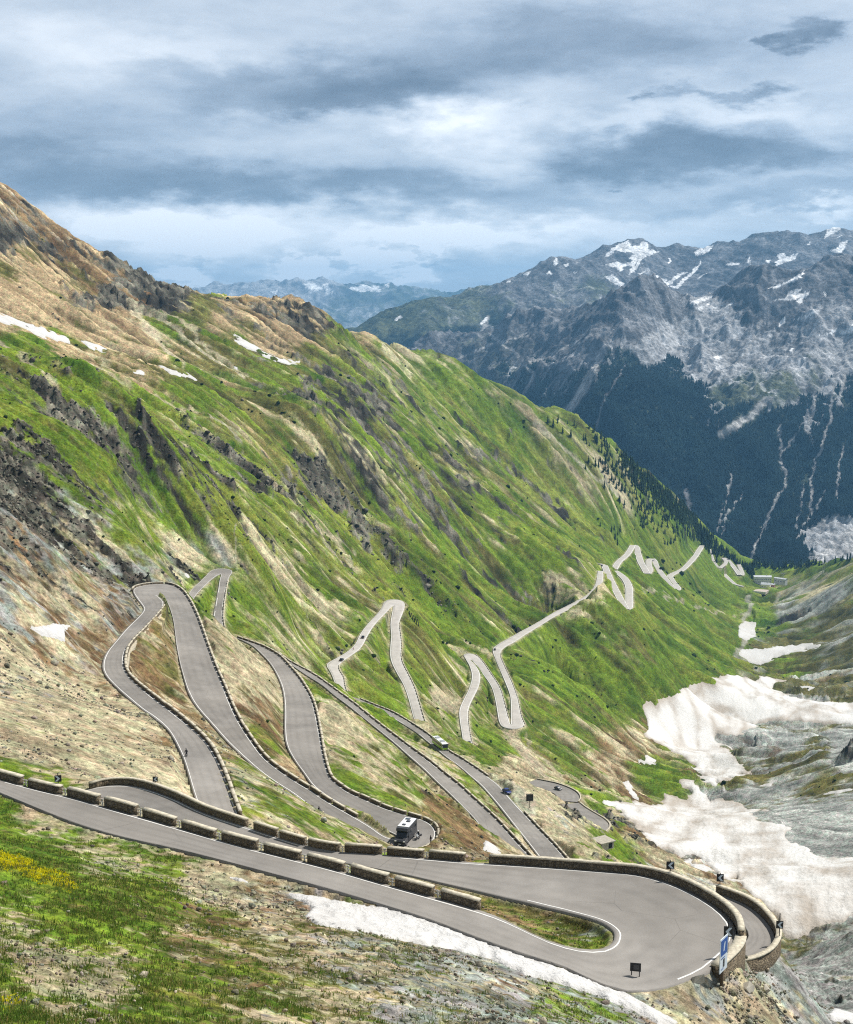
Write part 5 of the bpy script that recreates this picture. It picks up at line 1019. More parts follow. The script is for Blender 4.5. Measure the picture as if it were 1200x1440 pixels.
add_row('z6', '', cut(zg, lambda u, v: (u > 703) & (u < 740) & (v > 914) & (v < 1023)), L=4.5, gap=1)
BLOCKS.sort(key=lambda b: b[0]); stuffV, stuffF, nv, made, RAILS = [], [], 0, 0, []
for bi, (dist, key, i, P) in enumerate(BLOCKS):
    h = RNG.uniform(.72, .86) + (.12 if key in ('front', 'back') else 0); near_ = bi < 296 and ROWS[key]
    if near_:
        c = P.mean(0); Q = P - c; root = empty('guard_block', c, 0, ordinal(i + 1) + ' stone guard block ' + ROWS[key], 'guard block', 'low stone guard blocks along the road edges')
        v_, f_ = wall_ribbon(Q, .5, -.7, h - .1, .02, bi); o = link(bpy.data.objects.new('stone_body', np_mesh('stone_body', v_, f_, M_STONE, False)), root)
        v_, f_ = wall_ribbon(Q, .58, h - .1, h + .02, .03, bi + 999); o = link(bpy.data.objects.new('coping', np_mesh('coping', v_, f_, M_CAP, False)), root); made += 1
    else:
        v_, f_ = wall_ribbon(P, .5, -.7, h, .02, bi); stuffV.append(v_); stuffF.append(f_ + nv); nv += len(v_)
tag(link(bpy.data.objects.new('guard_block', np_mesh('guard_block', np.vstack(stuffV), np.vstack(stuffF), M_CAP, False))), 'tiny pale guard blocks edging the distant switchbacks', kind='stuff')
print('blocks', len(BLOCKS), made)
# thin double rails that close the gaps between the nearest blocks
for key, C, ds, L, gap in (('front', cF, 'foreground road', 3.7, .75), ('back', cGb, 'road behind the foreground', 3.9, .75)):
    tot = length(C); n = max(int((tot + gap) / (L + gap)), 1); st = tot / n
    for i in range(1, n):
        P = along(C, i * st - gap / 2 + .02, i * st + gap / 2 - .02, 2); c = P.mean(0)
        root = empty('gap_rail', c, 0, f'pale double rail in the {ordinal(i)} wall gap of the {ds}', 'guard rail', 'double rails in the wall gaps')
        for zz in (.28, .58): MB().tube(P[0] - c + [0, 0, zz], P[1] - c + [0, 0, zz], .045).build('rail', M_RAIL, root)
        MB().box((0, 0, .3), (.1, .1, .7), math.atan2(*(P[1] - P[0])[1::-1])).build('rail_post', M_RAIL, root)
def long_wall(C, label, h=1.0, th=.55, deep=1.2, mat=None, cap=True, n=None, capth=.12, seed=1):
    tot = length(C); P = along(C, 0, tot, n or max(int(tot / .9), 4)); c = P.mean(0); root = empty('stone_wall', c, 0, label, 'stone wall')
    v_, f_ = wall_ribbon(P - c, th, -deep, h - capth, .02, seed); link(bpy.data.objects.new('masonry', np_mesh('masonry', v_, f_, mat or M_STONE, False)), root)
    if cap:
        v_, f_ = wall_ribbon(P - c, th + .1, h - capth, h + .02, .02, seed + 5); link(bpy.data.objects.new('coping', np_mesh('coping', v_, f_, M_CAP, False)), root)
    return root
gu, gv = project(cGw)
kend = int(np.argmin((gu - 1033) ** 2 + (gv - 1330) ** 2)) if len(gu) else 0
lo_, hi_ = (0, kend) if gu[0] < 900 and gv[0] < 1260 else (kend, len(gu))
# the line may run either way: the far part carries a high parapet, the near part a low kerb wall above a retaining face
far_part = cGw[gv < 1322]; near_part = cGw[(gv >= 1318) & (gv < 1372)]
long_wall(far_part, 'long curved stone parapet around the outside of the big hairpin bend', .92, .5, 1.5)
long_wall(near_part, 'low broken end of the bend parapet above the rubble retaining face', .35, .9, 4.2, capth=.2)
long_wall(cGa, 'curved stone wall round the left bend of the road behind', .95, .5, .8)
# rubble blocks at the broken end of the parapet
for (u, v), s_, lb in (((983, 1384), 1.0, 'dark boulder at the end of the bend kerb by the information board'), ((1052, 1392), 1.0, 'squared block on the rubble slope right of the information board'), ((1076, 1398), 1.2, 'large squared block on the rubble slope under the lower hairpin')):
    P = ground_at(u, v, 80, 200); bm = bmesh.new(); g_ = np.random.default_rng(int(u))
    for q in g_.uniform(-1, 1, (16, 3)): q = q / max(np.abs(q).max(), .01) * g_.uniform(.75, 1); bm.verts.new(q * np.array([.62, .5, .5]) * s_)
    h_ = bmesh.ops.convex_hull(bm, input=bm.verts); bmesh.ops.delete(bm, geom=[q for q in bm.verts if not q.link_faces], context='VERTS')
    me = bpy.data.meshes.new('boulder'); bm.to_mesh(me); bm.free(); me.materials.append(M_CONC); o = link(bpy.data.objects.new('boulder', me)); o.location = P + [0, 0, .25]; tag(o, lb, 'boulder')
lw = edge_line('lower', 1, .75)
long_wall(lw[::-1][:-1], 'stone parapet around the lower hairpin just below the big bend', .95, .5, 3.0)
# pale retaining wall under the left leg of the looping road
rw = edge_line('loops', 1, 1.15); ru, rv = project(rw)
rw = cut(rw[:hA - 8], lambda u, v: (u > 166) & (u < 234) & (v > 846) & (v < 945))
long_wall(rw, 'pale masonry retaining wall under the left leg of the looping road', -.02, .5, 3.0, M_PALEWALL, False)
cv = edge_line('loops', 1, .3)[hV + 2:hV + 22]; long_wall(cv, 'pale retaining wall holding up the camper van bend', -.05, .5, 4.0, M_PALEWALL, False)
tp = edge_line('loops', 0, .75); tu, tv = project(tp); tp2 = tp[(tu > 183) & (tu < 226) & (tv < 833) & (tv > 812)]
if len(tp2) > 3: long_wall(tp2, 'short stone wall round the top bend of the looping road', .8, .5, .8)
m2 = edge_line('m2', 0, .3); long_wall(m2, 'low pale wall round the small lay-by below the notice board', .6, .5, 1.5, M_PALEWALL)
m1 = edge_line('m1', 0, .3); long_wall(m1, 'low stone wall behind the dark car parked in the hollow', .7, .5, 1.5)
# ---------------------------------------------------------------- vehicles, people, signs, buildings
M_BLACK = flecked('black_rubber', (.012, .012, .013, 1), .8, 0, .3, 8); M_GLASS = flecked('dark_glass', (.012, .018, .026, 1), .08, 0, .2, 2, .8)
M_GREY = flecked('graphite_paint', (.055, .056, .062, 1), .35, .1, .12, 3, .5); M_WHITE = flecked('white_paint', (.72, .73, .74, 1), .4, 0, .08, 3, .5)
M_CHROME = flecked('bare_metal', (.5, .5, .5, 1), .35, .7, .2, 5); M_BLUE = flecked('blue_paint', (.012, .03, .17, 1), .3, .1, .12, 3, .6)
M_LIME = flecked('lime_paint', (.36, .60, .03, 1), .4, 0, .1, 3, .5); M_DARKCAR = flecked('dark_paint', (.025, .028, .035, 1), .3, .1, .15, 3, .6)
M_RED = flecked('red_lamp', (.4, .01, .01, 1), .3, 0, .1, 4, .5); M_LAMP = flecked('lamp_glass', (.75, .75, .7, 1), .15, 0, .1, 4, .7)
M_SKIN = flecked('skin', (.45, .26, .18, 1), .6, 0, .1, 6); M_CLOTH = flecked('dark_cloth', (.016, .016, .019, 1), .95, 0, .3, 6, .1); M_DENIM = flecked('grey_cloth', (.05, .055, .07, 1), .95, 0, .3, 6, .1)
M_HAIR = flecked('hair', (.03, .02, .015, 1), .8, 0, .3, 8); M_REDC = flecked('red_cloth', (.30, .03, .03, 1), .9, 0, .2, 6, .1); M_WOOD = flecked('weathered_wood', (.11, .08, .055, 1), .9, 0, .35, 4, .1)
def wheel(parent, x, y, r, w):
    o = MB().tube((x - w / 2, y, r), (x + w / 2, y, r), r, n=20).build('wheel', M_BLACK, parent)
    s_ = 1 if x > 0 else -1; MB().tube((x + s_ * w * .4, y, r), (x + s_ * w * .54, y, r), r * .6, r * .5, 14).build('rim', M_CHROME, o); return o
def vehicle(name, P, heading, label, cat, group=None):
    """an Empty on the road; the model's front looks along +y"""
    return empty(name, P, heading - math.pi / 2, label, cat, group)
def camper(P, hd):
    r = vehicle('camper_van', P, hd, 'graphite grey camper van with a white roof in the narrow hairpin', 'camper van')
    MB().box((0, -1.15, 1.72), (2.2, 4.6, 2.45), 0, .07).build('body', M_GREY, r)
    MB().prism([(1.1, .5), (3.05, .5), (3.15, .95), (2.95, 1.22), (2.2, 1.42), (1.55, 2.2), (1.1, 2.3)], 2.02, .05).build('cab', M_GREY, r)
    MB().prism([(1.1, 2.25), (1.62, 2.25), (2.0, 2.5), (1.7, 2.93), (1.1, 2.96)], 2.1, .06).build('alcove', M_GREY, r)
    roof = MB().box((0, -1.05, 2.99), (2.06, 4.4, .1), 0, .03).build('roof', M_WHITE, r)
    MB().box((.1, .35, 3.1), (.6, .6, .12), 0, .03).build('roof_hatch', M_DARKCAR, roof); MB().box((-.15, -1.4, 3.1), (.7, .7, .12), 0, .03).build('roof_hatch', M_DARKCAR, roof); MB().box((.3, -2.5, 3.07), (.9, .7, .05)).build('roof_panel', M_GLASS, roof)
    MB().quad((-.9, 2.22, 1.455), (.9, 2.22, 1.455), (.8, 1.62, 2.16), (-.8, 1.62, 2.16)).build('windscreen', M_GLASS, r)
    for s_ in (-1, 1):
        MB().quad((s_ * 1.015, 2.1, 1.45), (s_ * 1.015, 1.25, 1.42), (s_ * 1.015, 1.25, 2.1), (s_ * 1.015, 1.6, 2.1)).build('side_window', M_GLASS, r)
        MB().box((s_ * .78, 3.06, 1.02), (.34, .16, .2), 0, .03).build('headlight', M_LAMP, r)
        MB().box((s_ * 1.18, 2.0, 1.62), (.2, .1, .32), 0, .02).build('wing_mirror', M_BLACK, r)
        MB().box((s_ * .95, -3.46, 1.0), (.16, .05, .4)).build('tail_light', M_RED, r)
        for y in (2.25, -2.1): wheel(r, s_ * .92, y, .36, .24)
        MB().box((s_ * 1.105, -.1, 2.05), (.02, 1.0, .5), 0, .005).build('side_window', M_GLASS, r); MB().box((s_ * 1.105, -2.4, 2.1), (.02, .7, .45), 0, .005).build('side_window', M_GLASS, r)
    MB().box((1.106, -1.3, 1.55), (.02, .65, 1.8), 0, .005).build('door', M_DARKCAR, r)
    MB().box((1.108, -2.55, 2.55), (.015, 1.0, .3)).build('side_stripe', M_WHITE, r)
    MB().box((0, 3.1, .55), (2.0, .2, .3), 0, .05).build('bumper', M_DARKCAR, r); MB().box((0, 3.12, .86), (1.0, .06, .2), 0, .02).build('grille', M_BLACK, r)
    MB().box((0, 3.22, .6), (.5, .02, .12)).build('number_plate', M_WHITE, r)
    return r
def car(name, P, hd, label, paint, suv=False, group=None):
    r = vehicle(name, P, hd, label, 'car', group); h = .2 if suv else 0
    MB().prism([(-2.1, .35), (2.1, .35), (2.15, .68 + h), (1.95, .84 + h), (.95, .95 + h), (-1.5, .98 + h), (-2.05, .92 + h), (-2.15, .6)], 1.78, .07).build('body', paint, r)
    cb = MB().prism([(1.0, .93 + h), (.25, 1.42 + h), (-1.0, 1.46 + h), (-1.75, .95 + h)], 1.5, .06).build('cabin', M_GLASS, r)
    MB().prism([(.3, 1.4 + h), (.15, 1.47 + h), (-.95, 1.5 + h), (-1.1, 1.42 + h)], 1.42, .02).build('roof', paint, cb)
    for s_ in (-1, 1):
        MB().box((s_ * .62, 2.07, .7 + h), (.36, .14, .14), 0, .03).build('headlight', M_LAMP, r); MB().box((s_ * .66, -2.1, .75 + h), (.3, .1, .14), 0, .02).build('tail_light', M_RED, r)
        MB().box((s_ * .97, .7, .98 + h), (.18, .1, .13), 0, .03).build('wing_mirror', paint, r)
        for y in (1.3, -1.3): wheel(r, s_ * .82, y, .32 + h * .2, .2)
    MB().box((0, 2.16, .5), (.5, .02, .11)).build('number_plate', M_WHITE, r)
    return r
def bus(P, hd):
    r = vehicle('bus', P, hd, 'white and lime green bus descending beside a guard block row', 'bus')
    MB().prism([(-5.6, .4), (5.5, .4), (5.7, 1.2), (5.5, 2.9), (5.3, 3.0), (-5.6, 3.0)], 2.5, .1).build('body', M_WHITE, r)
    MB().prism([(4.6, .38), (5.52, .38), (5.73, 1.2), (5.70, 1.32), (4.6, 1.32)], 2.54, .05).build('front_panel', M_LIME, r); MB().box((0, -.6, .85), (2.53, 9.6, .5)).build('lime_stripe', M_LIME, r)
    rf = MB().box((0, -.4, 3.06), (2.4, 9.8, .12), 0, .04).build('roof', M_WHITE, r)
    for y in (2.4, -2.6): MB().box((0, y, 3.2), (1.7, 2.0, .22), 0, .06).build('roof_unit', M_CHROME, rf)
    MB().prism([(5.64, 1.3), (5.76, 1.3), (5.56, 2.7), (5.44, 2.7)], 2.3).build('windscreen', M_GLASS, r)
    for s_ in (-1, 1):
        MB().box((s_ * 1.255, -.2, 2.05), (.03, 10.2, 1.0)).build('window_band', M_GLASS, r); MB().box((s_ * 1.27, 5.75, 2.5), (.25, .2, .5), 0, .04).build('wing_mirror', M_BLACK, r)
        MB().box((s_ * .85, 5.68, .8), (.4, .1, .22)).build('headlight', M_LAMP, r); MB().box((s_ * 1.275, 3.0, .95), (.03, 3.6, .7)).build('side_panel', M_LIME, r)
        for y in (3.4, -3.2): wheel(r, s_ * 1.1, y, .48, .3)
    return r
def person_mesh(name, J, E, parent=None, mat=None):
    """one continuous body grown over joints J {name: (point, radius)} along edges E (the first edge starts at the pelvis)"""
    ks = list(J); me = bpy.data.meshes.new(name); me.from_pydata([J[k][0] for k in ks], [(ks.index(a), ks.index(b)) for a, b in E], [])
    o = link(bpy.data.objects.new(name, me), parent); o.modifiers.new('skin', 'SKIN'); sk = me.skin_vertices[0].data if me.skin_vertices else None
    if sk is None:
        bm = bmesh.new(); bm.from_mesh(me); bm.verts.layers.skin.verify(); bm.to_mesh(me); bm.free(); sk = me.skin_vertices[0].data
    for i, k in enumerate(ks):
        q = J[k][1]; sk[i].radius = (q, q) if not isinstance(q, tuple) else q; sk[i].use_root = i == 0
    s_ = o.modifiers.new('sub', 'SUBSURF'); s_.levels = 1; s_.render_levels = 2; me.materials.append(mat or M_CLOTH); return o
BODY_E = [('pelvis', 'chest'), ('chest', 'neck'), ('neck', 'head'), ('head', 'crown')] + [(a + s, b + s) for s in 'LR' for a, b in (('hip', 'knee'), ('knee', 'ankle'), ('ankle', 'toe'), ('shoulder', 'elbow'), ('elbow', 'wrist'), ('wrist', 'hand'))] + [('pelvis', 'hipL'), ('pelvis', 'hipR'), ('chest', 'shoulderL'), ('chest', 'shoulderR')]
def body(pose, parent, mat, skinparts=True):
    J = {k: v for k, v in pose.items()}; o = person_mesh('body', J, BODY_E, parent, mat)
    hx, hy, hz = J['head'][0]; f = pose.get('_f', (0, 1))
    return o
def rad(d):
    R_ = dict(pelvis=.13, chest=(.17, .13), neck=.055, head=.085, crown=.075, hip=.085, knee=.055, ankle=.04, toe=.035, shoulder=.065, elbow=.045, wrist=.032, hand=.035)
    return {k: (p, R_[k.rstrip('LR') if k not in R_ else k]) for k, p in d.items()}
def standing():
    d = dict(pelvis=(0, 0, .95), chest=(0, .02, 1.33), neck=(0, .02, 1.50), head=(0, .04, 1.62), crown=(0, .03, 1.72))
    for s_, x in (('L', -1), ('R', 1)):
        d.update({'hip' + s_: (x * .1, 0, .90), 'knee' + s_: (x * .11, .03, .48), 'ankle' + s_: (x * .12, -.02, .08), 'toe' + s_: (x * .14, .13, .04), 'shoulder' + s_: (x * .19, .01, 1.40), 'elbow' + s_: (x * .25, -.03, 1.13), 'wrist' + s_: (x * .2, .12, .95), 'hand' + s_: (x * .14, .18, .93)})
    return rad(d)
def riding(seat, bar, foot, lean):
    """seated rider; seat, bar and foot are points on the machine's midplane"""
    sx, sy, sz = 0, seat[0], seat[1]; cy_, cz = sy + .5 * math.sin(lean), sz + .12 + .42 * math.cos(lean)
    d = dict(pelvis=(0, sy, sz + .1), chest=(0, cy_, cz), neck=(0, cy_ + .16 * math.sin(lean), cz + .16), head=(0, cy_ + .2 * math.sin(lean) + .05, cz + .28), crown=(0, cy_ + .2 * math.sin(lean) + .04, cz + .38))
    for s_, x in (('L', -1), ('R', 1)):
        fy = foot[0] + (.12 if x > 0 else -.12) * (foot[2] if len(foot) > 2 else 0)
        d.update({'hip' + s_: (x * .1, sy, sz + .06), 'knee' + s_: (x * .15, sy + .38, sz - .08), 'ankle' + s_: (x * .14, fy, foot[1] + .08), 'toe' + s_: (x * .14, fy + .14, foot[1] + .03), 'shoulder' + s_: (x * .19, cy_ + .02, cz + .07), 'elbow' + s_: (x * .27, (cy_ + bar[0]) / 2, (cz + bar[1]) / 2 - .05), 'wrist' + s_: (x * .26, bar[0] - .06, bar[1] + .04), 'hand' + s_: (x * .26, bar[0], bar[1] + .02)})
    return rad(d)
def head_parts(J, b, helmet=None, hair=True):
    """face, hands and headgear as pieces of the body"""
    h = J['head'][0]; n = J['neck'][0]
    bm = bmesh.new(); bmesh.ops.create_uvsphere(bm, u_segments=16, v_segments=12, radius=1, matrix=Matrix.Translation((h[0], h[1] + .015, h[2] + .02)) @ Matrix.Diagonal((.078, .098, .118, 1)))
    bmesh.ops.create_uvsphere(bm, u_segments=8, v_segments=6, radius=.016, matrix=Matrix.Translation((h[0], h[1] + .118, h[2] + .005)))
    for s_ in (-1, 1): bmesh.ops.create_uvsphere(bm, u_segments=8, v_segments=6, radius=.02, matrix=Matrix.Translation((h[0] + s_ * .08, h[1] + .01, h[2] + .01)))
    m = MB(); m.bm.free(); m.bm = bm; m.build('face', M_SKIN, b, True)
    for s_ in 'LR':
        q = Vector(J['hand' + s_][0]); w = Vector(J['wrist' + s_][0]); d = (q - w).normalized(); a = Vector((0, 0, 1)).cross(d).normalized(); m = MB(); m.tube(w, q + d * .03, .03, .042, 8)
        for k in range(4): p = q + d * .03 + a * (.024 * (k - 1.5)); m.tube(p, p + d * (.05 + .008 * (k in (1, 2))) + Vector((0, 0, -.015)), .011, .009, 6)
        p = q + a * (.045 if s_ == 'L' else -.045); m.tube(p, p + d * .045 + a * (.02 if s_ == 'L' else -.02), .012, .009, 6); m.build('hand', M_SKIN if helmet is None else M_BLACK, b, True)
    bm = bmesh.new()
    bmesh.ops.create_uvsphere(bm, u_segments=16, v_segments=12, radius=1, matrix=Matrix.Translation((h[0], h[1] - .008, h[2] + .045)) @ Matrix.Diagonal((.095, .108, .112, 1) if not helmet else (.125, .15, .14, 1)))
    bmesh.ops.delete(bm, geom=[q for q in bm.verts if q.co.z < h[2] + (.015 if not helmet else -.03) and q.co.y > h[1] + .02], context='VERTS')
    m = MB(); m.bm.free(); m.bm = bm; m.build('helmet' if helmet else 'hair', helmet or M_HAIR, b, True)
def motorbike(P, hd, label, paint, rider=True, rlabel=None, ppaint=None):
    r = vehicle('motorcycle', P, hd, label, 'motorcycle', None)
    for y, n_ in ((.75, 'wheel'), (-.72, 'wheel')):
        o = MB().ring((0, y, .32), .25, .075, n=20, m=8).build('wheel', M_BLACK, r, True); m = MB(); [m.tube((0, y, .32), (0, y + .2 * math.cos(a), .32 + .2 * math.sin(a)), .012, n=5) for a in [k * math.pi / 4 for k in range(8)]]; m.build('spokes', M_CHROME, o)
    MB().prism([(-.35, .35), (.35, .35), (.42, .6), (-.3, .7)], .3, .04).build('engine', M_CHROME, r)
    MB().prism([(.0, .72), (.42, .72), (.5, .95), (.25, 1.04), (-.05, .86)], .34, .08).build('tank', paint, r, True)
    MB().prism([(-.75, .78), (.05, .72), (.02, .84), (-.5, .9), (-.8, .95)], .3, .05).build('saddle', M_BLACK, r, True)
    MB().prism([(.35, .7), (.72, .72), (.78, .95), (.5, 1.28), (.45, 1.0)], .42, .05).build('fairing', paint, r)
    MB().tube((-.42, .42, 1.05), (.42, .42, 1.05), .018).build('handlebar', M_BLACK, r)
    for s_ in (-1, 1): MB().tube((s_ * .1, .75, .32), (s_ * .1, .48, 1.0), .03).build('fork_leg', M_CHROME, r); MB().box((s_ * .42, -.62, .72), (.24, .46, .36), 0, .04).build('side_case', M_DARKCAR, r)
    MB().box((0, .8, .88), (.2, .06, .16), 0, .03).build('headlight', M_LAMP, r)
    if rider:
        p = empty('person', P, hd - math.pi / 2, rlabel, 'person'); J = riding((-.25, .84), (.42, 1.07), (.0, .32), .25); b = body(J, p, M_CLOTH); head_parts(J, b, ppaint or M_WHITE)
    return r
def cyclist(P, hd, label, rlabel, jersey):
    r = vehicle('bicycle', P, hd, label, 'bicycle')
    for y in (.5, -.5):
        o = MB().ring((0, y, .34), .32, .018, n=22, m=6).build('wheel', M_BLACK, r, True); m = MB(); [m.tube((0, y, .34), (0, y + .31 * math.cos(a), .34 + .31 * math.sin(a)), .004, n=4) for a in [k * math.pi / 5 for k in range(10)]]; m.build('spokes', M_CHROME, o)
    m = MB()
    for a, b in (((0, -.5, .34), (0, -.08, .28)), ((0, -.08, .28), (0, -.22, .86)), ((0, -.22, .82), (0, .38, .84)), ((0, -.08, .28), (0, .4, .74)), ((0, -.5, .34), (0, -.2, .8)), ((0, .36, .92), (0, .5, .34))): m.tube(a, b, .018)
    m.build('frame', M_DARKCAR, r); MB().box((0, -.24, .92), (.13, .26, .05), 0, .02).build('saddle', M_BLACK, r); MB().tube((-.21, .42, .95), (.21, .42, .95), .015).build('handlebar', M_BLACK, r)
    MB().tube((-.12, -.08, .28), (.12, -.08, .28), .03).build('crank', M_CHROME, r)
    p = empty('person', P, hd - math.pi / 2, rlabel, 'person'); J = riding((-.24, .88), (.42, .95), (-.08, .22, 1), .75); b = body(J, p, jersey); head_parts(J, b, M_DARKCAR); return r
P, d = road_at('loops', 570, 1183); dcv = math.atan2(*(at_h(561, 1190, P[2]) - at_h(580, 1168, P[2]))[1::-1]); camper(P, dcv).scale = (1.15, 1.15, 1.15)
P, d = road_at('loops', 588, 1180.5); motorbike(P, dcv - .1, 'black and white touring motorcycle beside the camper van', M_WHITE, True, 'rider in black clothes and pale helmet on the motorcycle beside the camper', M_WHITE)
P, d = road_at('loops', 449, 1146.5); motorbike(P, d, 'dark motorcycle alone on the road left of the camper van', M_DARKCAR, True, 'rider in black on the lone motorcycle left of the camper', M_BLACK)
P, d = road_at('loops', 262.5, 1067); cyclist(P, d, 'racing bicycle climbing beside the white line under the scree', 'cyclist in black and red bent over the handlebar on the climb', M_CLOTH)
P, d = road_at('fork', 497, 915); cyclist(P, d, 'tiny bicycle between the two dark cars on the pale switchback', 'cyclist riding between the two dark cars on the pale switchback', M_REDC)
P = ROADS['loops'][1][hV + 8].copy(); P, d = road_at('loops', 606, 1187); P[:2] = (P + 0)[:2]; p = empty('person', P, 2.2, 'person in black standing by the wall at the camper van bend', 'person'); J = standing(); b = body(J, p, M_CLOTH); head_parts(J, b)
P, d = road_at('bus', 619, 1051); e = math.atan2(*(at_h(632, 1060, P[2]) - at_h(606, 1040, P[2]))[1::-1]); bus(P, e)
P, d = road_at('bus', 708, 1117); 
P = at_h(713, 1115, P[2]); e = math.atan2(*(at_h(724, 1122, P[2]) - at_h(703, 1108, P[2]))[1::-1]); P[2] = max(P[2], ground(P[0], P[1])) + .05; car('car', P, e, 'deep blue car pulled into the gravel lay-by', M_BLUE)
P, d = road_at('m1', 785, 1111); car('car', P, d + .2, 'dark car parked in the walled hollow beyond the notice board', M_DARKCAR, True)
P, d = road_at('fork', 480.5, 929.5); car('car', P, d, 'dark car lowest on the pale switchback, below the bicycle', M_DARKCAR)
P, d = road_at('fork', 510.5, 897.5); car('car', P, d, 'dark car higher on the pale switchback, above the bicycle', M_DARKCAR)
P, d = road_at('zigzag', 660, 1046); car('car', P, d, 'small dark car at the foot of the green zigzag road', M_DARKCAR)
P, d = road_at('zigzag', 696, 914.5); car('car', P, d, 'tiny dark car at the corner above the long traverse', M_DARKCAR)
# ---- signs
M_SIGNB = flecked('sign_black', (.012, .013, .016, 1), .5, 0, .2, 5); M_SIGNW = flecked('sign_pale', (.50, .58, .66, 1), .5, 0, .08, 5); M_SIGNBL = flecked('sign_blue', (.035, .10, .32, 1), .5, 0, .1, 3); M_SIGNBG = flecked('sign_white', (.62, .68, .72, 1), .5, 0, .1, 3)
def chevron(P, w, h, zc, yaw, label, flip=1, tall=0):
    w *= .8; h *= .8; r = empty('bend_sign', P, yaw, label, 'road sign', 'chevron signs at the bends')
    MB().tube((0, .05, -.8), (0, .05, zc + h / 2 + tall), .05).build('pole', M_SIGNB, r)
    b = MB().box((0, 0, zc), (w, .05, h), 0, .01).build('panel', M_SIGNB, r); f = -.031
    a = w * .30; t = w * .17; z = zc
    m = MB()
    m.quad((-flip * a, f, z), (flip * (a * .35), f, z + h * .40), (flip * (a * .35 + 2.0 * t), f, z + h * .40), (-flip * a + flip * 2.0 * t, f, z)); m.quad((-flip * a, f, z), (-flip * a + flip * 2.0 * t, f, z), (flip * (a * .35 + 2.0 * t), f, z - h * .40), (flip * (a * .35), f, z - h * .40))
    m.build('chevron', M_SIGNW, b); return r
def wall_pt(u, v, C, hgt):
    """point on a wall line nearest to a photo column"""
    pu, pv = project(C + [0, 0, hgt]); k = np.argmin((pu - u) ** 2 + (pv - v) ** 2); return C[k].copy()
for u, v, C, hg, lab, w in ((942, 1222, cGw, 1.05, 'black chevron sign on the parapet above the green bank', 1.0), (1017, 1325, cGw, 1.05, 'black chevron sign on a tall pole beside the information board', .95)):
    P = wall_pt(u, v, C, hg); yaw = math.atan2(P[0], P[1]) * -1 + .1; q = P + [0, .25, 0]
    chevron(q, w, w * (1.0 if u < 1000 else 1.25), 1.6 if u < 1000 else 2.3, yaw, lab, 1, .1 if u < 1000 else .75)
for u, v, lab, w, tl in ((1014, 1240, 'small black chevron sign above the start of the lower parapet', 1.0, .1), (1103, 1318, 'black chevron sign on a pole at the outer end of the lower parapet', .9, .8)):
    P = wall_pt(u, v, lw, 1.05); yaw = -math.atan2(P[0], P[1]) + .1; chevron(P + [.2, .3, 0], w, w * 1.15, 1.7 if u < 1050 else 2.2, yaw, lab, 1, tl)
for u, v, C, lab, fl in ((218, 1102, cGa, 'white and black chevron sign at the middle of the curved left wall', 1), (85, 1105, cF, 'white and black chevron sign behind the foreground blocks at the left', -1)):
    P = wall_pt(u, v, C, .95); chevron(P + [0, .35, 0], .85, .85, 1.4, -math.atan2(P[0], P[1]), lab, fl, .2)
# sign seen from behind at the near edge of the big bend
P = at_h(893, 1404, -56.2); P[2] = ground(P[0], P[1]); r = empty('bend_sign', P, -.2, 'black backed sign on two posts at the near edge of the big bend', 'road sign')
MB().box((0, 0, .95), (.88, .06, .72), 0, .01).build('panel', M_SIGNB, r); MB().box((.07, -.04, .95), (.46, .02, .42), 0, .01).build('back_plate', M_GREY, r)
for s_ in (-.32, .32): MB().tube((s_, .05, -.4), (s_, .05, 1.25), .04).build('post', M_SIGNB, r)
# information board
P = at_h(1016, 1396, -57); P[2] = ground(P[0], P[1]); r = empty('information_board', P, math.atan2(1.3, .88), 'tall blue and white information board on a wooden post beside the bend', 'sign board')
MB().tube((0, .1, -.5), (0, .1, 3.2), .16, .09, 10).build('post', M_WOOD, r); b = MB().box((0, 0, 3.0), (1.6, .07, 3.0), 0, .015).build('panel', M_SIGNBG, r)
MB().box((0, -.045, 3.7), (1.36, .02, 1.3), 0, .004).build('blue_field', M_SIGNBL, b); f = -.06
m = MB(); m.quad((-.12, f, 3.3), (.05, f, 3.32), (.22, f, 4.0), (.1, f, 4.12)); m.quad((-.2, f, 3.3), (-.12, f, 3.3), (.1, f, 4.12), (-.1, f, 3.85)); m.build('emblem', M_SIGNW, b)
MB().box((0, -.05, 3.0), (1.3, .015, .05)).build('blue_rule', M_SIGNBL, b); MB().prism([(f, 1.9), (f + .01, 1.9), (f + .01, 2.6), (f, 2.6)], .3).build('dark_picture', M_GREY, b)
m = MB(); m.box((-.2, f, 2.75), (.8, .012, .06)); m.box((-.3, f, 1.8), (.5, .012, .05)); m.build('caption_bar', M_SIGNBL, b)
# notice board in the lay-by
P = ground_at(745, 1137, 350, 700); r = empty('notice_board', P, -math.atan2(P[0], P[1]) + .2, 'dark notice board on one post at the end of the gravel lay-by', 'sign board')
MB().tube((0, .08, -.6), (0, .08, 4.0), .1).build('post', M_WOOD, r); b = MB().box((0, 0, 3.9), (2.5, .1, 2.6), 0, .02).build('panel', M_SIGNB, r)
MB().box((0, -.06, 5.05), (2.2, .03, .18)).build('frame_bar', M_CONC, b); m = MB(); [m.box((-.2 + .1 * k, -.06, 4.5 - .45 * k), (1.5 - .2 * k, .02, .1)) for k in range(3)]; m.build('faded_lines', M_GREY, b)
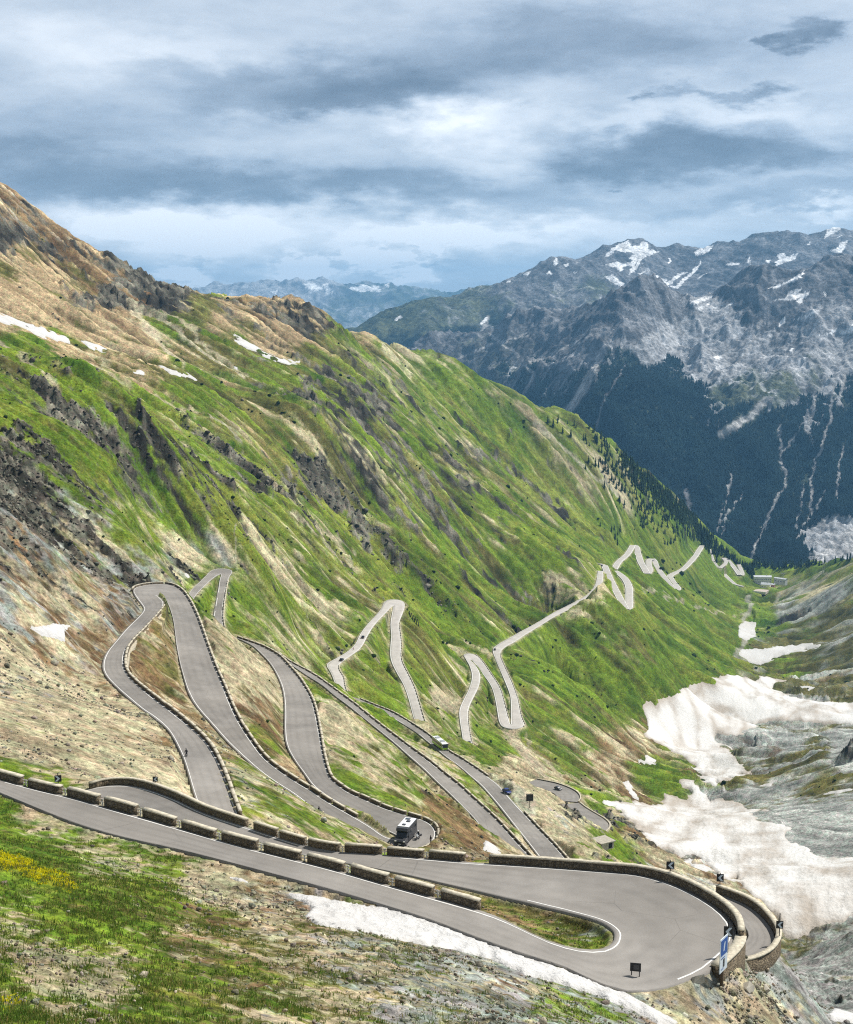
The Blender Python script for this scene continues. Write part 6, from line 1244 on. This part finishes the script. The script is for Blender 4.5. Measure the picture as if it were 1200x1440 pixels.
# concrete shelter dug into the slope
P = ground_at(848, 1190, 450, 800); r = empty('shelter', P, .55, 'low concrete shelter dug into the grassy slope', 'shelter')
MB().box((0, 0, .9), (5.5, 5.5, 2.6), 0, .05).build('wall', M_CONC, r); MB().box((0, 0, 2.35), (6.6, 6.4, .35), 0, .06).build('roof', M_CONC, r); MB().box((1.2, -2.77, .9), (1.6, .06, 1.8)).build('opening_shade', M_BLACK, r)  # black slab on the wall stands in for the shade inside
# timber and steel ribs that hold the slope under the switchback corner
P = ground_at(578, 868, 800, 1300); r = empty('slope_barrier', P, -.5, 'dark ribbed slope barrier under the pale switchback corner', 'barrier')
for k in range(6): MB().tube((-3.5 + k * 1.9, 1.5 - k * .5, 4.5 - k * 1.1), (1.5 + k * 1.6, -3 - k * .3, -6.5 - k * .5), .32).build('rib', M_SIGNB, r)
MB().box((0, 0, -1.5), (9, .4, .4), -.3).build('cross_beam', M_WOOD, r)
# ---- hotel and houses at the valley bend
M_PLASTER = flecked('white_plaster', (.80, .78, .74, 1), .9, 0, .06, .3, .1); M_ROOFG = flecked('tin_roof', (.52, .54, .57, 1), .6, .1, .12, .3); M_WINDOW = flecked('window_glass', (.03, .035, .045, 1), .15, 0, .2, .5, .6); M_PINK = flecked('terrace_paving', (.50, .43, .38, 1), .95, 0, .1, .2, .1); M_BRICK = flecked('rose_plaster', (.45, .22, .17, 1), .9, 0, .15, .3, .1)  # includes the dark glass for the house windows
def house(P, yaw, sx, sy, sz, label, wallm, roofm, rows_, cols, pitch=.35, cat='building'):
    r = empty('building', P, yaw, label, cat); MB().box((0, 0, sz / 2 - 3), (sx, sy, sz + 6)).build('wall', wallm, r)
    o = MB().prism([(-sy / 2 - .8, sz - .1), (sy / 2 + .8, sz - .1), (sy / 2 + .8, sz + .35), (0, sz + .35 + pitch * sy / 2), (-sy / 2 - .8, sz + .35)], sx + 1.4).build('roof', roofm, r)
    MB().box((sx * .25, 0, sz + .5 + pitch * sy / 2), (1.2, 1.2, 2.0)).build('chimney', wallm, o)
    for i in range(rows_):
        for j in range(cols):
            x = -sx / 2 + (j + .5) * sx / cols; z = 1.6 + i * (sz - 1.2) / rows_; w = MB().box((x, -sy / 2 - .02, z), (sx / cols * .5, .12, 1.5)).build('window', M_WINDOW, r); MB().box((x, -sy / 2 - .1, z - .85), (sx / cols * .6, .25, .15)).build('sill', wallm, w)
    return r
def hp(u, v): return ground_at(u, v, 2500, 3900)
y0 = -math.radians(13)
P = hp(1075, 826); H0 = P[2]
house(at_h(1072, 822, H0 + 1), y0 + .15, 36, 14, 17, 'long white hotel with a pale tin roof at the valley bend', M_PLASTER, M_ROOFG, 3, 9)
house(at_h(1077, 829, H0), y0 - .2, 18, 12, 11, 'white gabled house with dark windows in front of the long hotel', M_PLASTER, M_ROOFG, 2, 3, .6)
house(at_h(1087, 828, H0), y0 - .3, 7, 9, 9, 'small rose coloured house beside the white gabled house', M_BRICK, M_ROOFG, 2, 2, .5)
house(at_h(1098, 818, H0 + 4), y0 - .5, 26, 10, 7, 'low blue grey shed behind the hotel', M_ROOFG, M_ROOFG, 1, 4, .25)
house(at_h(1046, 826, H0 - 1), y0 + .2, 12, 6, 4, 'dark low hut at the bridge left of the hotel', M_DARKCAR, M_DARKCAR, 1, 3, .2)
P = at_h(1070, 839, H0 - 4); P[2] = ground(P[0], P[1]); v_ = []
r = empty('terrace', P, y0 - .25, 'pale paved terrace in front of the white hotel', 'terrace'); MB().box((0, 0, .0), (26, 30, 5)).build('paving', M_PINK, r); MB().box((0, -15.2, 1.5), (27, .5, 4.2)).build('parapet', M_PLASTER, r)
def pylon(u, v, h, label):
    P = ground_at(u, v, 2300, 3900); r = empty('lift_pylon', P, y0, label, 'lift pylon', 'ski lift pylons'); m = MB()
    for a in (-1, 1): m.tube((a * 2.2, 0, -2), (a * .8, 0, h), .55, .4)
    m.build('legs', M_CHROME, r); MB().box((0, 0, h), (9, 1.0, 1.2)).build('cross_arm', M_CHROME, r); m = MB(); [m.box((x, 0, h - 1.4), (1.2, .8, 1.6)) for x in (-4, 4)]; m.build('sheaves', M_DARKCAR, r)
pylon(1158, 806, 19, 'steel lift pylon on the green knoll'); pylon(1101, 816, 15, 'steel lift pylon behind the blue grey shed')
print('things', round(time.time() - T0, 1))
# ---------------------------------------------------------------- trees
M_CONIFER = flecked('conifer_needles', (.020, .042, .020, 1), .9, 0, .45, .6, .1); M_BARK = flecked('bark', (.05, .036, .025, 1), .95, 0, .3, 2, .05)
def conifer_mesh(seed, H=12.0, tiers=9):
    g = np.random.default_rng(seed); V_, F_ = [], []; n = 11
    for k in range(tiers):
        z = H * (.10 + .86 * k / tiers); R = H * .19 * (1 - k / tiers) ** .8 * g.uniform(.8, 1.15) + .15; dz = H * .17
        b = len(V_); a0 = g.uniform(0, 6.28)
        V_.append((g.normal(0, .08), g.normal(0, .08), min(z + dz, H)))
        for i in range(n):
            a = a0 + 2 * math.pi * i / n; r = R * (g.uniform(.8, 1.2) if i % 2 else g.uniform(.4, .65)); V_.append((r * math.cos(a), r * math.sin(a), z - (.07 * H * (1 - k / tiers) if i % 2 else 0) + g.normal(0, .1)))
        F_ += [(b, b + 1 + i, b + 1 + (i + 1) % n) for i in range(n)]
    return np.array(V_), np.array(F_)
VARS = []
for sd in range(5):
    v_, f_ = conifer_mesh(50 + sd, 12 + sd * .6, 8 + sd % 3); VARS.append((v_, f_, np_mesh('crown', v_, f_, M_CONIFER, False)))
m = MB(); m.tube((0, 0, -1), (0, 0, 8), .22, .08, 7); me_trunk = None
trunk0 = m.build('trunk', M_BARK); me_trunk = trunk0.data; bpy.data.objects.remove(trunk0)
def scatter_px(poly, n, seed, rmin=1500, rmax=3900):
    g = np.random.default_rng(seed); P = np.array(poly, float); out = []
    while len(out) < n:
        u = g.uniform(P[:, 0].min(), P[:, 0].max(), n); v = g.uniform(P[:, 1].min(), P[:, 1].max(), n); k = in_poly(u, v, poly)
        out += list(zip(u[k], v[k]))
    return out[:n]
TREES = []
for poly, n, sd in [
  ([(770,585),(830,603),(870,637),(862,650),(820,625),(770,600)], 26, 1), ([(830,603),(872,637),(920,677),(900,690),(870,668),(845,640)], 95, 2), ([(872,637),(920,677),(962,712),(985,738),(960,742),(930,722),(900,690),(880,660)], 250, 3),
  ([(872,637),(920,676),(962,711),(1000,752),(1032,788),(1022,790),(985,757),(940,718),(895,675)], 420, 21), ([(950,703),(985,738),(1012,768),(1035,790),(1010,786),(985,765),(960,745)], 230, 4), ([(1015,770),(1035,790),(1060,800),(1062,818),(1045,800),(1022,784)], 110, 5), ([(1050,798),(1090,801),(1150,795),(1148,790),(1100,797),(1060,792)], 120, 6),
  ([(850,650),(880,660),(930,722),(960,745),(985,765),(960,762),(920,738),(880,700)], 130, 7), ([(880,700),(930,745),(965,768),(940,770),(900,740)], 34, 8), ([(800,620),(850,650),(880,690),(900,740),(860,700),(820,660)], 30, 9), ([(985,762),(1010,786),(1012,797),(990,772)], 30, 10), ([(830,735),(870,745),(900,765),(870,775)], 8, 11), ([(1120,800),(1200,790),(1200,786),(1130,794)], 26, 12)]:
    for u, v in scatter_px(poly, n, sd): TREES.append(ground_at(u, v, 1500, 3900))
TREES = [p for p in TREES if MD[min(np.searchsorted(lr, math.log(np.hypot(p[0], p[1]))), len(lr) - 1), min(np.searchsorted(tha, math.atan2(p[0], p[1])), len(tha) - 1)] > 3]
TREES.sort(key=lambda p: np.hypot(p[0], p[1])); sV, sF, nv = [], [], 0
for i, p in enumerate(TREES):
    k = int(RNG.integers(5)); s_ = RNG.uniform(.55, 1.25); a = RNG.uniform(0, 6.28)
    if i < 295:
        r = empty('conifer', p - [0, 0, .4], a, 'small dark conifer among the trees along the far green ridge', 'tree', 'dark conifers along the far ridge'); r.scale = (s_, s_, s_)
        c = bpy.data.objects.new('crown', VARS[k][2]); link(c, r); c = bpy.data.objects.new('trunk', me_trunk); link(c, r)
    else:
        v_, f_, _ = VARS[k]; ca, sa = math.cos(a), math.sin(a); w = v_ * s_; q = np.stack([w[:, 0] * ca - w[:, 1] * sa, w[:, 0] * sa + w[:, 1] * ca, w[:, 2]], -1) + p - [0, 0, .4]; sV.append(q); sF.append(f_ + nv); nv += len(q)
tag(link(bpy.data.objects.new('conifer', np_mesh('conifer', np.vstack(sV), np.vstack(sF), M_CONIFER, False))), 'dark conifer wood beyond the far ridge', kind='stuff')
# the wood on the mountain wall
ta, la, z2, E2, u2, v2 = G2
R2 = np.exp(la)[:, None] * np.ones_like(z2); X2_ = R2 * np.sin(ta)[None]; Y2_ = R2 * np.cos(ta)[None]
ok = np.nonzero(((E2[..., 0] > .5) & (u2 > 560) & (u2 < 1280)).ravel())[0]; g = np.random.default_rng(3); ok = ok[fbm(X2_.ravel()[ok] / 260, Y2_.ravel()[ok] / 420, 4, 61) + .25 * E2[..., 0].ravel()[ok] > g.uniform(-.25, .3, len(ok))]; pick = g.choice(ok, min(80000, len(ok)), replace=False)
R2 = np.exp(la)[:, None] * np.ones_like(z2); X2 = R2 * np.sin(ta)[None]; Y2 = R2 * np.cos(ta)[None]
C = np.stack([X2.ravel()[pick], Y2.ravel()[pick], z2.ravel()[pick]], -1) + np.c_[g.normal(0, 3, (len(pick), 2)), np.zeros(len(pick)) - 2]
hh = g.uniform(8, 20, len(pick)); rr = hh * g.uniform(.2, .3, len(pick)); n = 6; a = g.uniform(0, 6.28, len(pick))[:, None] + np.arange(n)[None] * 2 * math.pi / n
ring_ = np.stack([C[:, None, 0] + rr[:, None] * np.cos(a), C[:, None, 1] + rr[:, None] * np.sin(a), np.broadcast_to(C[:, 2:3], a.shape)], -1); tip = C + np.stack([0 * hh, 0 * hh, hh], -1)
Vt = np.concatenate([tip[:, None], ring_], 1).reshape(-1, 3); b = np.arange(len(pick))[:, None] * (n + 1)
Ft = np.stack([np.broadcast_to(b, (len(pick), n)), b + 1 + np.arange(n)[None], b + 1 + (np.arange(n)[None] + 1) % n], -1).reshape(-1, 3)
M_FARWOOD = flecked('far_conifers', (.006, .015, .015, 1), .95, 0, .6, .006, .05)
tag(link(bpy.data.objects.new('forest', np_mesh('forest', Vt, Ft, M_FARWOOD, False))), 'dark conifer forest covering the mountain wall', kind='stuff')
# ---------------------------------------------------------------- loose stones, tufts, flowers
def ico():
    bm = bmesh.new(); bmesh.ops.create_icosphere(bm, subdivisions=1, radius=1); v = np.array([q.co[:] for q in bm.verts]); f = np.array([[w.index for w in q.verts] for q in bm.faces]); bm.free(); return v, f
IV, IF = ico()
def scatter_stones(name, label, ids, size, mat, seed, cols):
    g = np.random.default_rng(seed); n = len(ids); P = V[ids] + np.c_[g.normal(0, .2, (n, 2)), np.zeros(n)]
    sq = g.uniform(.55, 1.0, (n, 1, 3)) * np.array([1, 1, .75]); q = IV[None] * (1 + g.normal(0, .16, (n, len(IV), 1))) * sq * size[:, None, None]
    a = g.uniform(0, 6.28, n)[:, None]; x = q[..., 0] * np.cos(a) - q[..., 1] * np.sin(a); y = q[..., 0] * np.sin(a) + q[..., 1] * np.cos(a)
    W = np.stack([x, y, q[..., 2]], -1) + P[:, None] + np.array([0, 0, .12]) * size[:, None, None]
    F = (IF[None] + (np.arange(n) * len(IV))[:, None, None]).reshape(-1, 3)
    c = np.repeat(cols, len(IV), 0)
    tag(link(bpy.data.objects.new(name, np_mesh(name, W.reshape(-1, 3), F, mat, False, c))), label, kind='stuff')
cell = (RRg * np.gradient(lr)[:, None] * RRg * np.gradient(tha)[None]).ravel()
U1, V1 = project(np.stack([X, Y, ZT], -1)); vis = ((U1 > -60) & (U1 < 1260) & (V1 < 1480) & (MD > .9) & (SMASK < 0)).ravel(); Rr = RRg.ravel()
def choose(w, n, seed):
    w = w.astype(float); w = w / w.sum(); g = np.random.default_rng(seed); c = np.cumsum(w); return np.unique(np.searchsorted(c, g.uniform(0, 1, n)).clip(0, len(w) - 1))
Ef = ECL.reshape(-1, 7)
M_STONES = material('loose_stone', ground_fn(1.5), rough=.95, spec=.1)
clump = np.clip(.35 + 1.2 * band(990, 1, hi=.3).ravel(), .03, 2)
w = cell * vis * (Rr > 40) * (Rr < 330) * (Ef[:, 2] * .8 + Ef[:, 3] * 1.1 + Ef[:, 4] * 1.2 + Ef[:, 6] * .5 + .03) * clump / (Rr / 100) ** 1.6 * (1 + 5 * ((U1.ravel() > 1015) & (U1.ravel() < 1125) & (V1.ravel() > 1365)))
ids = choose(w, 30000, 5); g = np.random.default_rng(6); sz = np.exp(g.normal(math.log(.085), .55, len(ids))).clip(.04, .6) * (Rr[ids] / 100) ** .75
tone = g.uniform(.45, 1.25, (len(ids), 1)); cols = (np.array([[.30, .275, .235]]) * tone * (1 + g.normal(0, .05, (len(ids), 3)))).clip(.02, .6)
scatter_stones('stones', 'loose stones littering the scree and verges', ids, sz, M_STONES, 7, cols)
w = cell * vis * (Rr > 300) * (Rr < 1300) * (U1.ravel() < 1000) * (rockw.ravel() ** 2 * .9 + .0008) / (Rr / 100) ** 2
ids = choose(w, 7000, 8); g = np.random.default_rng(9); sz = np.exp(g.normal(math.log(.0010), .4, len(ids))) * Rr[ids]
tone = g.uniform(.3, 1.2, (len(ids), 1)); cols = np.array([[.17, .16, .145]]) * tone * np.ones((1, 3))
scatter_stones('rocks', 'dark broken rocks scattered over the hillside', ids, sz, M_STONES, 10, cols)
w = cell * vis * (Rr > 350) * (Rr < 2600) * (Ef[:, 0] + Ef[:, 1]) * np.clip(band(995, 1.5).ravel() - .25, 0, 1) / (Rr / 100) ** 2
ids = choose(w, 900, 11); g = np.random.default_rng(12); sz = np.exp(g.normal(math.log(.0011), .4, len(ids))) * Rr[ids]
cols = np.array([[.028, .05, .014]]) * g.uniform(.5, 1.3, (len(ids), 1)) * np.ones((1, 3))
scatter_stones('shrubs', 'low dark shrubs dotting the green slopes', ids, sz, M_STONES, 13, cols)
# grass
def blades(name, label, ids, hgt, nb, seed, cols, mat, wid=.012):
    g = np.random.default_rng(seed); n = len(ids) * nb; P = np.repeat(V[ids], nb, 0) + np.c_[g.normal(0, .10, (n, 2)), np.zeros(n) - .02]
    h = np.repeat(hgt, nb) * g.uniform(.5, 1.2, n); a = g.uniform(0, 6.28, n); le = g.uniform(.15, .7, n) * h; w_ = wid * g.uniform(.7, 1.4, n) * (.6 + np.repeat(Rr[ids], nb) / 90)
    dx, dy = np.cos(a), np.sin(a); A = P + np.stack([-dy * w_, dx * w_, 0 * w_], -1); B = P + np.stack([dy * w_, -dx * w_, 0 * w_], -1)
    M_ = P + np.stack([dx * le * .35, dy * le * .35, h * .6], -1); m1 = M_ + np.stack([-dy * w_, dx * w_, 0 * w_], -1) * .8; m2 = M_ + np.stack([dy * w_, -dx * w_, 0 * w_], -1) * .8; T = P + np.stack([dx * le, dy * le, h], -1)
    W = np.stack([A, B, m2, m1, T], 1).reshape(-1, 3); b = np.arange(n)[:, None] * 5
    F = np.concatenate([b + np.array([[0, 1, 2]]), b + np.array([[0, 2, 3]]), b + np.array([[3, 2, 4]])], 0); c = np.repeat(np.repeat(cols, nb, 0) * g.uniform(.7, 1.3, (n, 1)), 5, 0)
    tag(link(bpy.data.objects.new(name, np_mesh(name, W, F, mat, False, c))), label, kind='stuff')
def leaf_fn(t, b):
    c = t.add('ShaderNodeAttribute', attribute_name='Col').outputs['Color']; t.l.new(c, b.inputs['Base Color'])
    tr = t.add('ShaderNodeBsdfTranslucent'); t.l.new(c, tr.inputs[0]); mx = t.add('ShaderNodeMixShader', i_0=.5); t.l.new(b.outputs[0], mx.inputs[1]); t.l.new(tr.outputs[0], mx.inputs[2])
    t.l.new(mx.outputs[0], [n for n in t.n if n.type == 'OUTPUT_MATERIAL'][0].inputs['Surface'])
M_BLADE = material('grass_blade', leaf_fn, rough=.8, spec=.15)
w = cell * vis * (Rr > 38) * (Rr < 150) * (Ef[:, 0] + .6 * Ef[:, 1] + .04) * np.clip(.4 + band(1010, 1, hi=.3).ravel(), .05, 2) / (Rr / 100) ** 2
ids = choose(w, 17000, 14); g = np.random.default_rng(15)
base = np.where(g.uniform(0, 1, (len(ids), 1)) < .22, np.array([[.26, .22, .075]]), np.where(g.uniform(0, 1, (len(ids), 1)) < .5, np.array([[.085, .15, .022]]), np.array([[.14, .19, .035]])))
blades('grass', 'alpine grass tufts on the foreground slope', ids, g.uniform(.10, .30, len(ids)), 6, 16, base, M_BLADE)
dY = line_dist(U1, V1, [(-40,1200),(20,1214),(60,1231),(95,1243)]).ravel(); w = cell * vis * (Rr < 150) * (Rr > 40) * ((dY < 14) * np.clip(1 - dY / 14, 0, 1) + .05 * (line_dist(U1, V1, [(-40,1415),(0,1412),(20,1408)]).ravel() < 12)) * clump
ids = choose(w, 5200, 17); g = np.random.default_rng(18)
blades('flowers', 'bright yellow alpine flowers in the green turf', ids, g.uniform(.06, .16, len(ids)), 4, 19, np.array([[.70, .62, .015]]) * np.ones((len(ids), 1)), M_BLADE, .03)
print('done', round(time.time() - T0, 1))
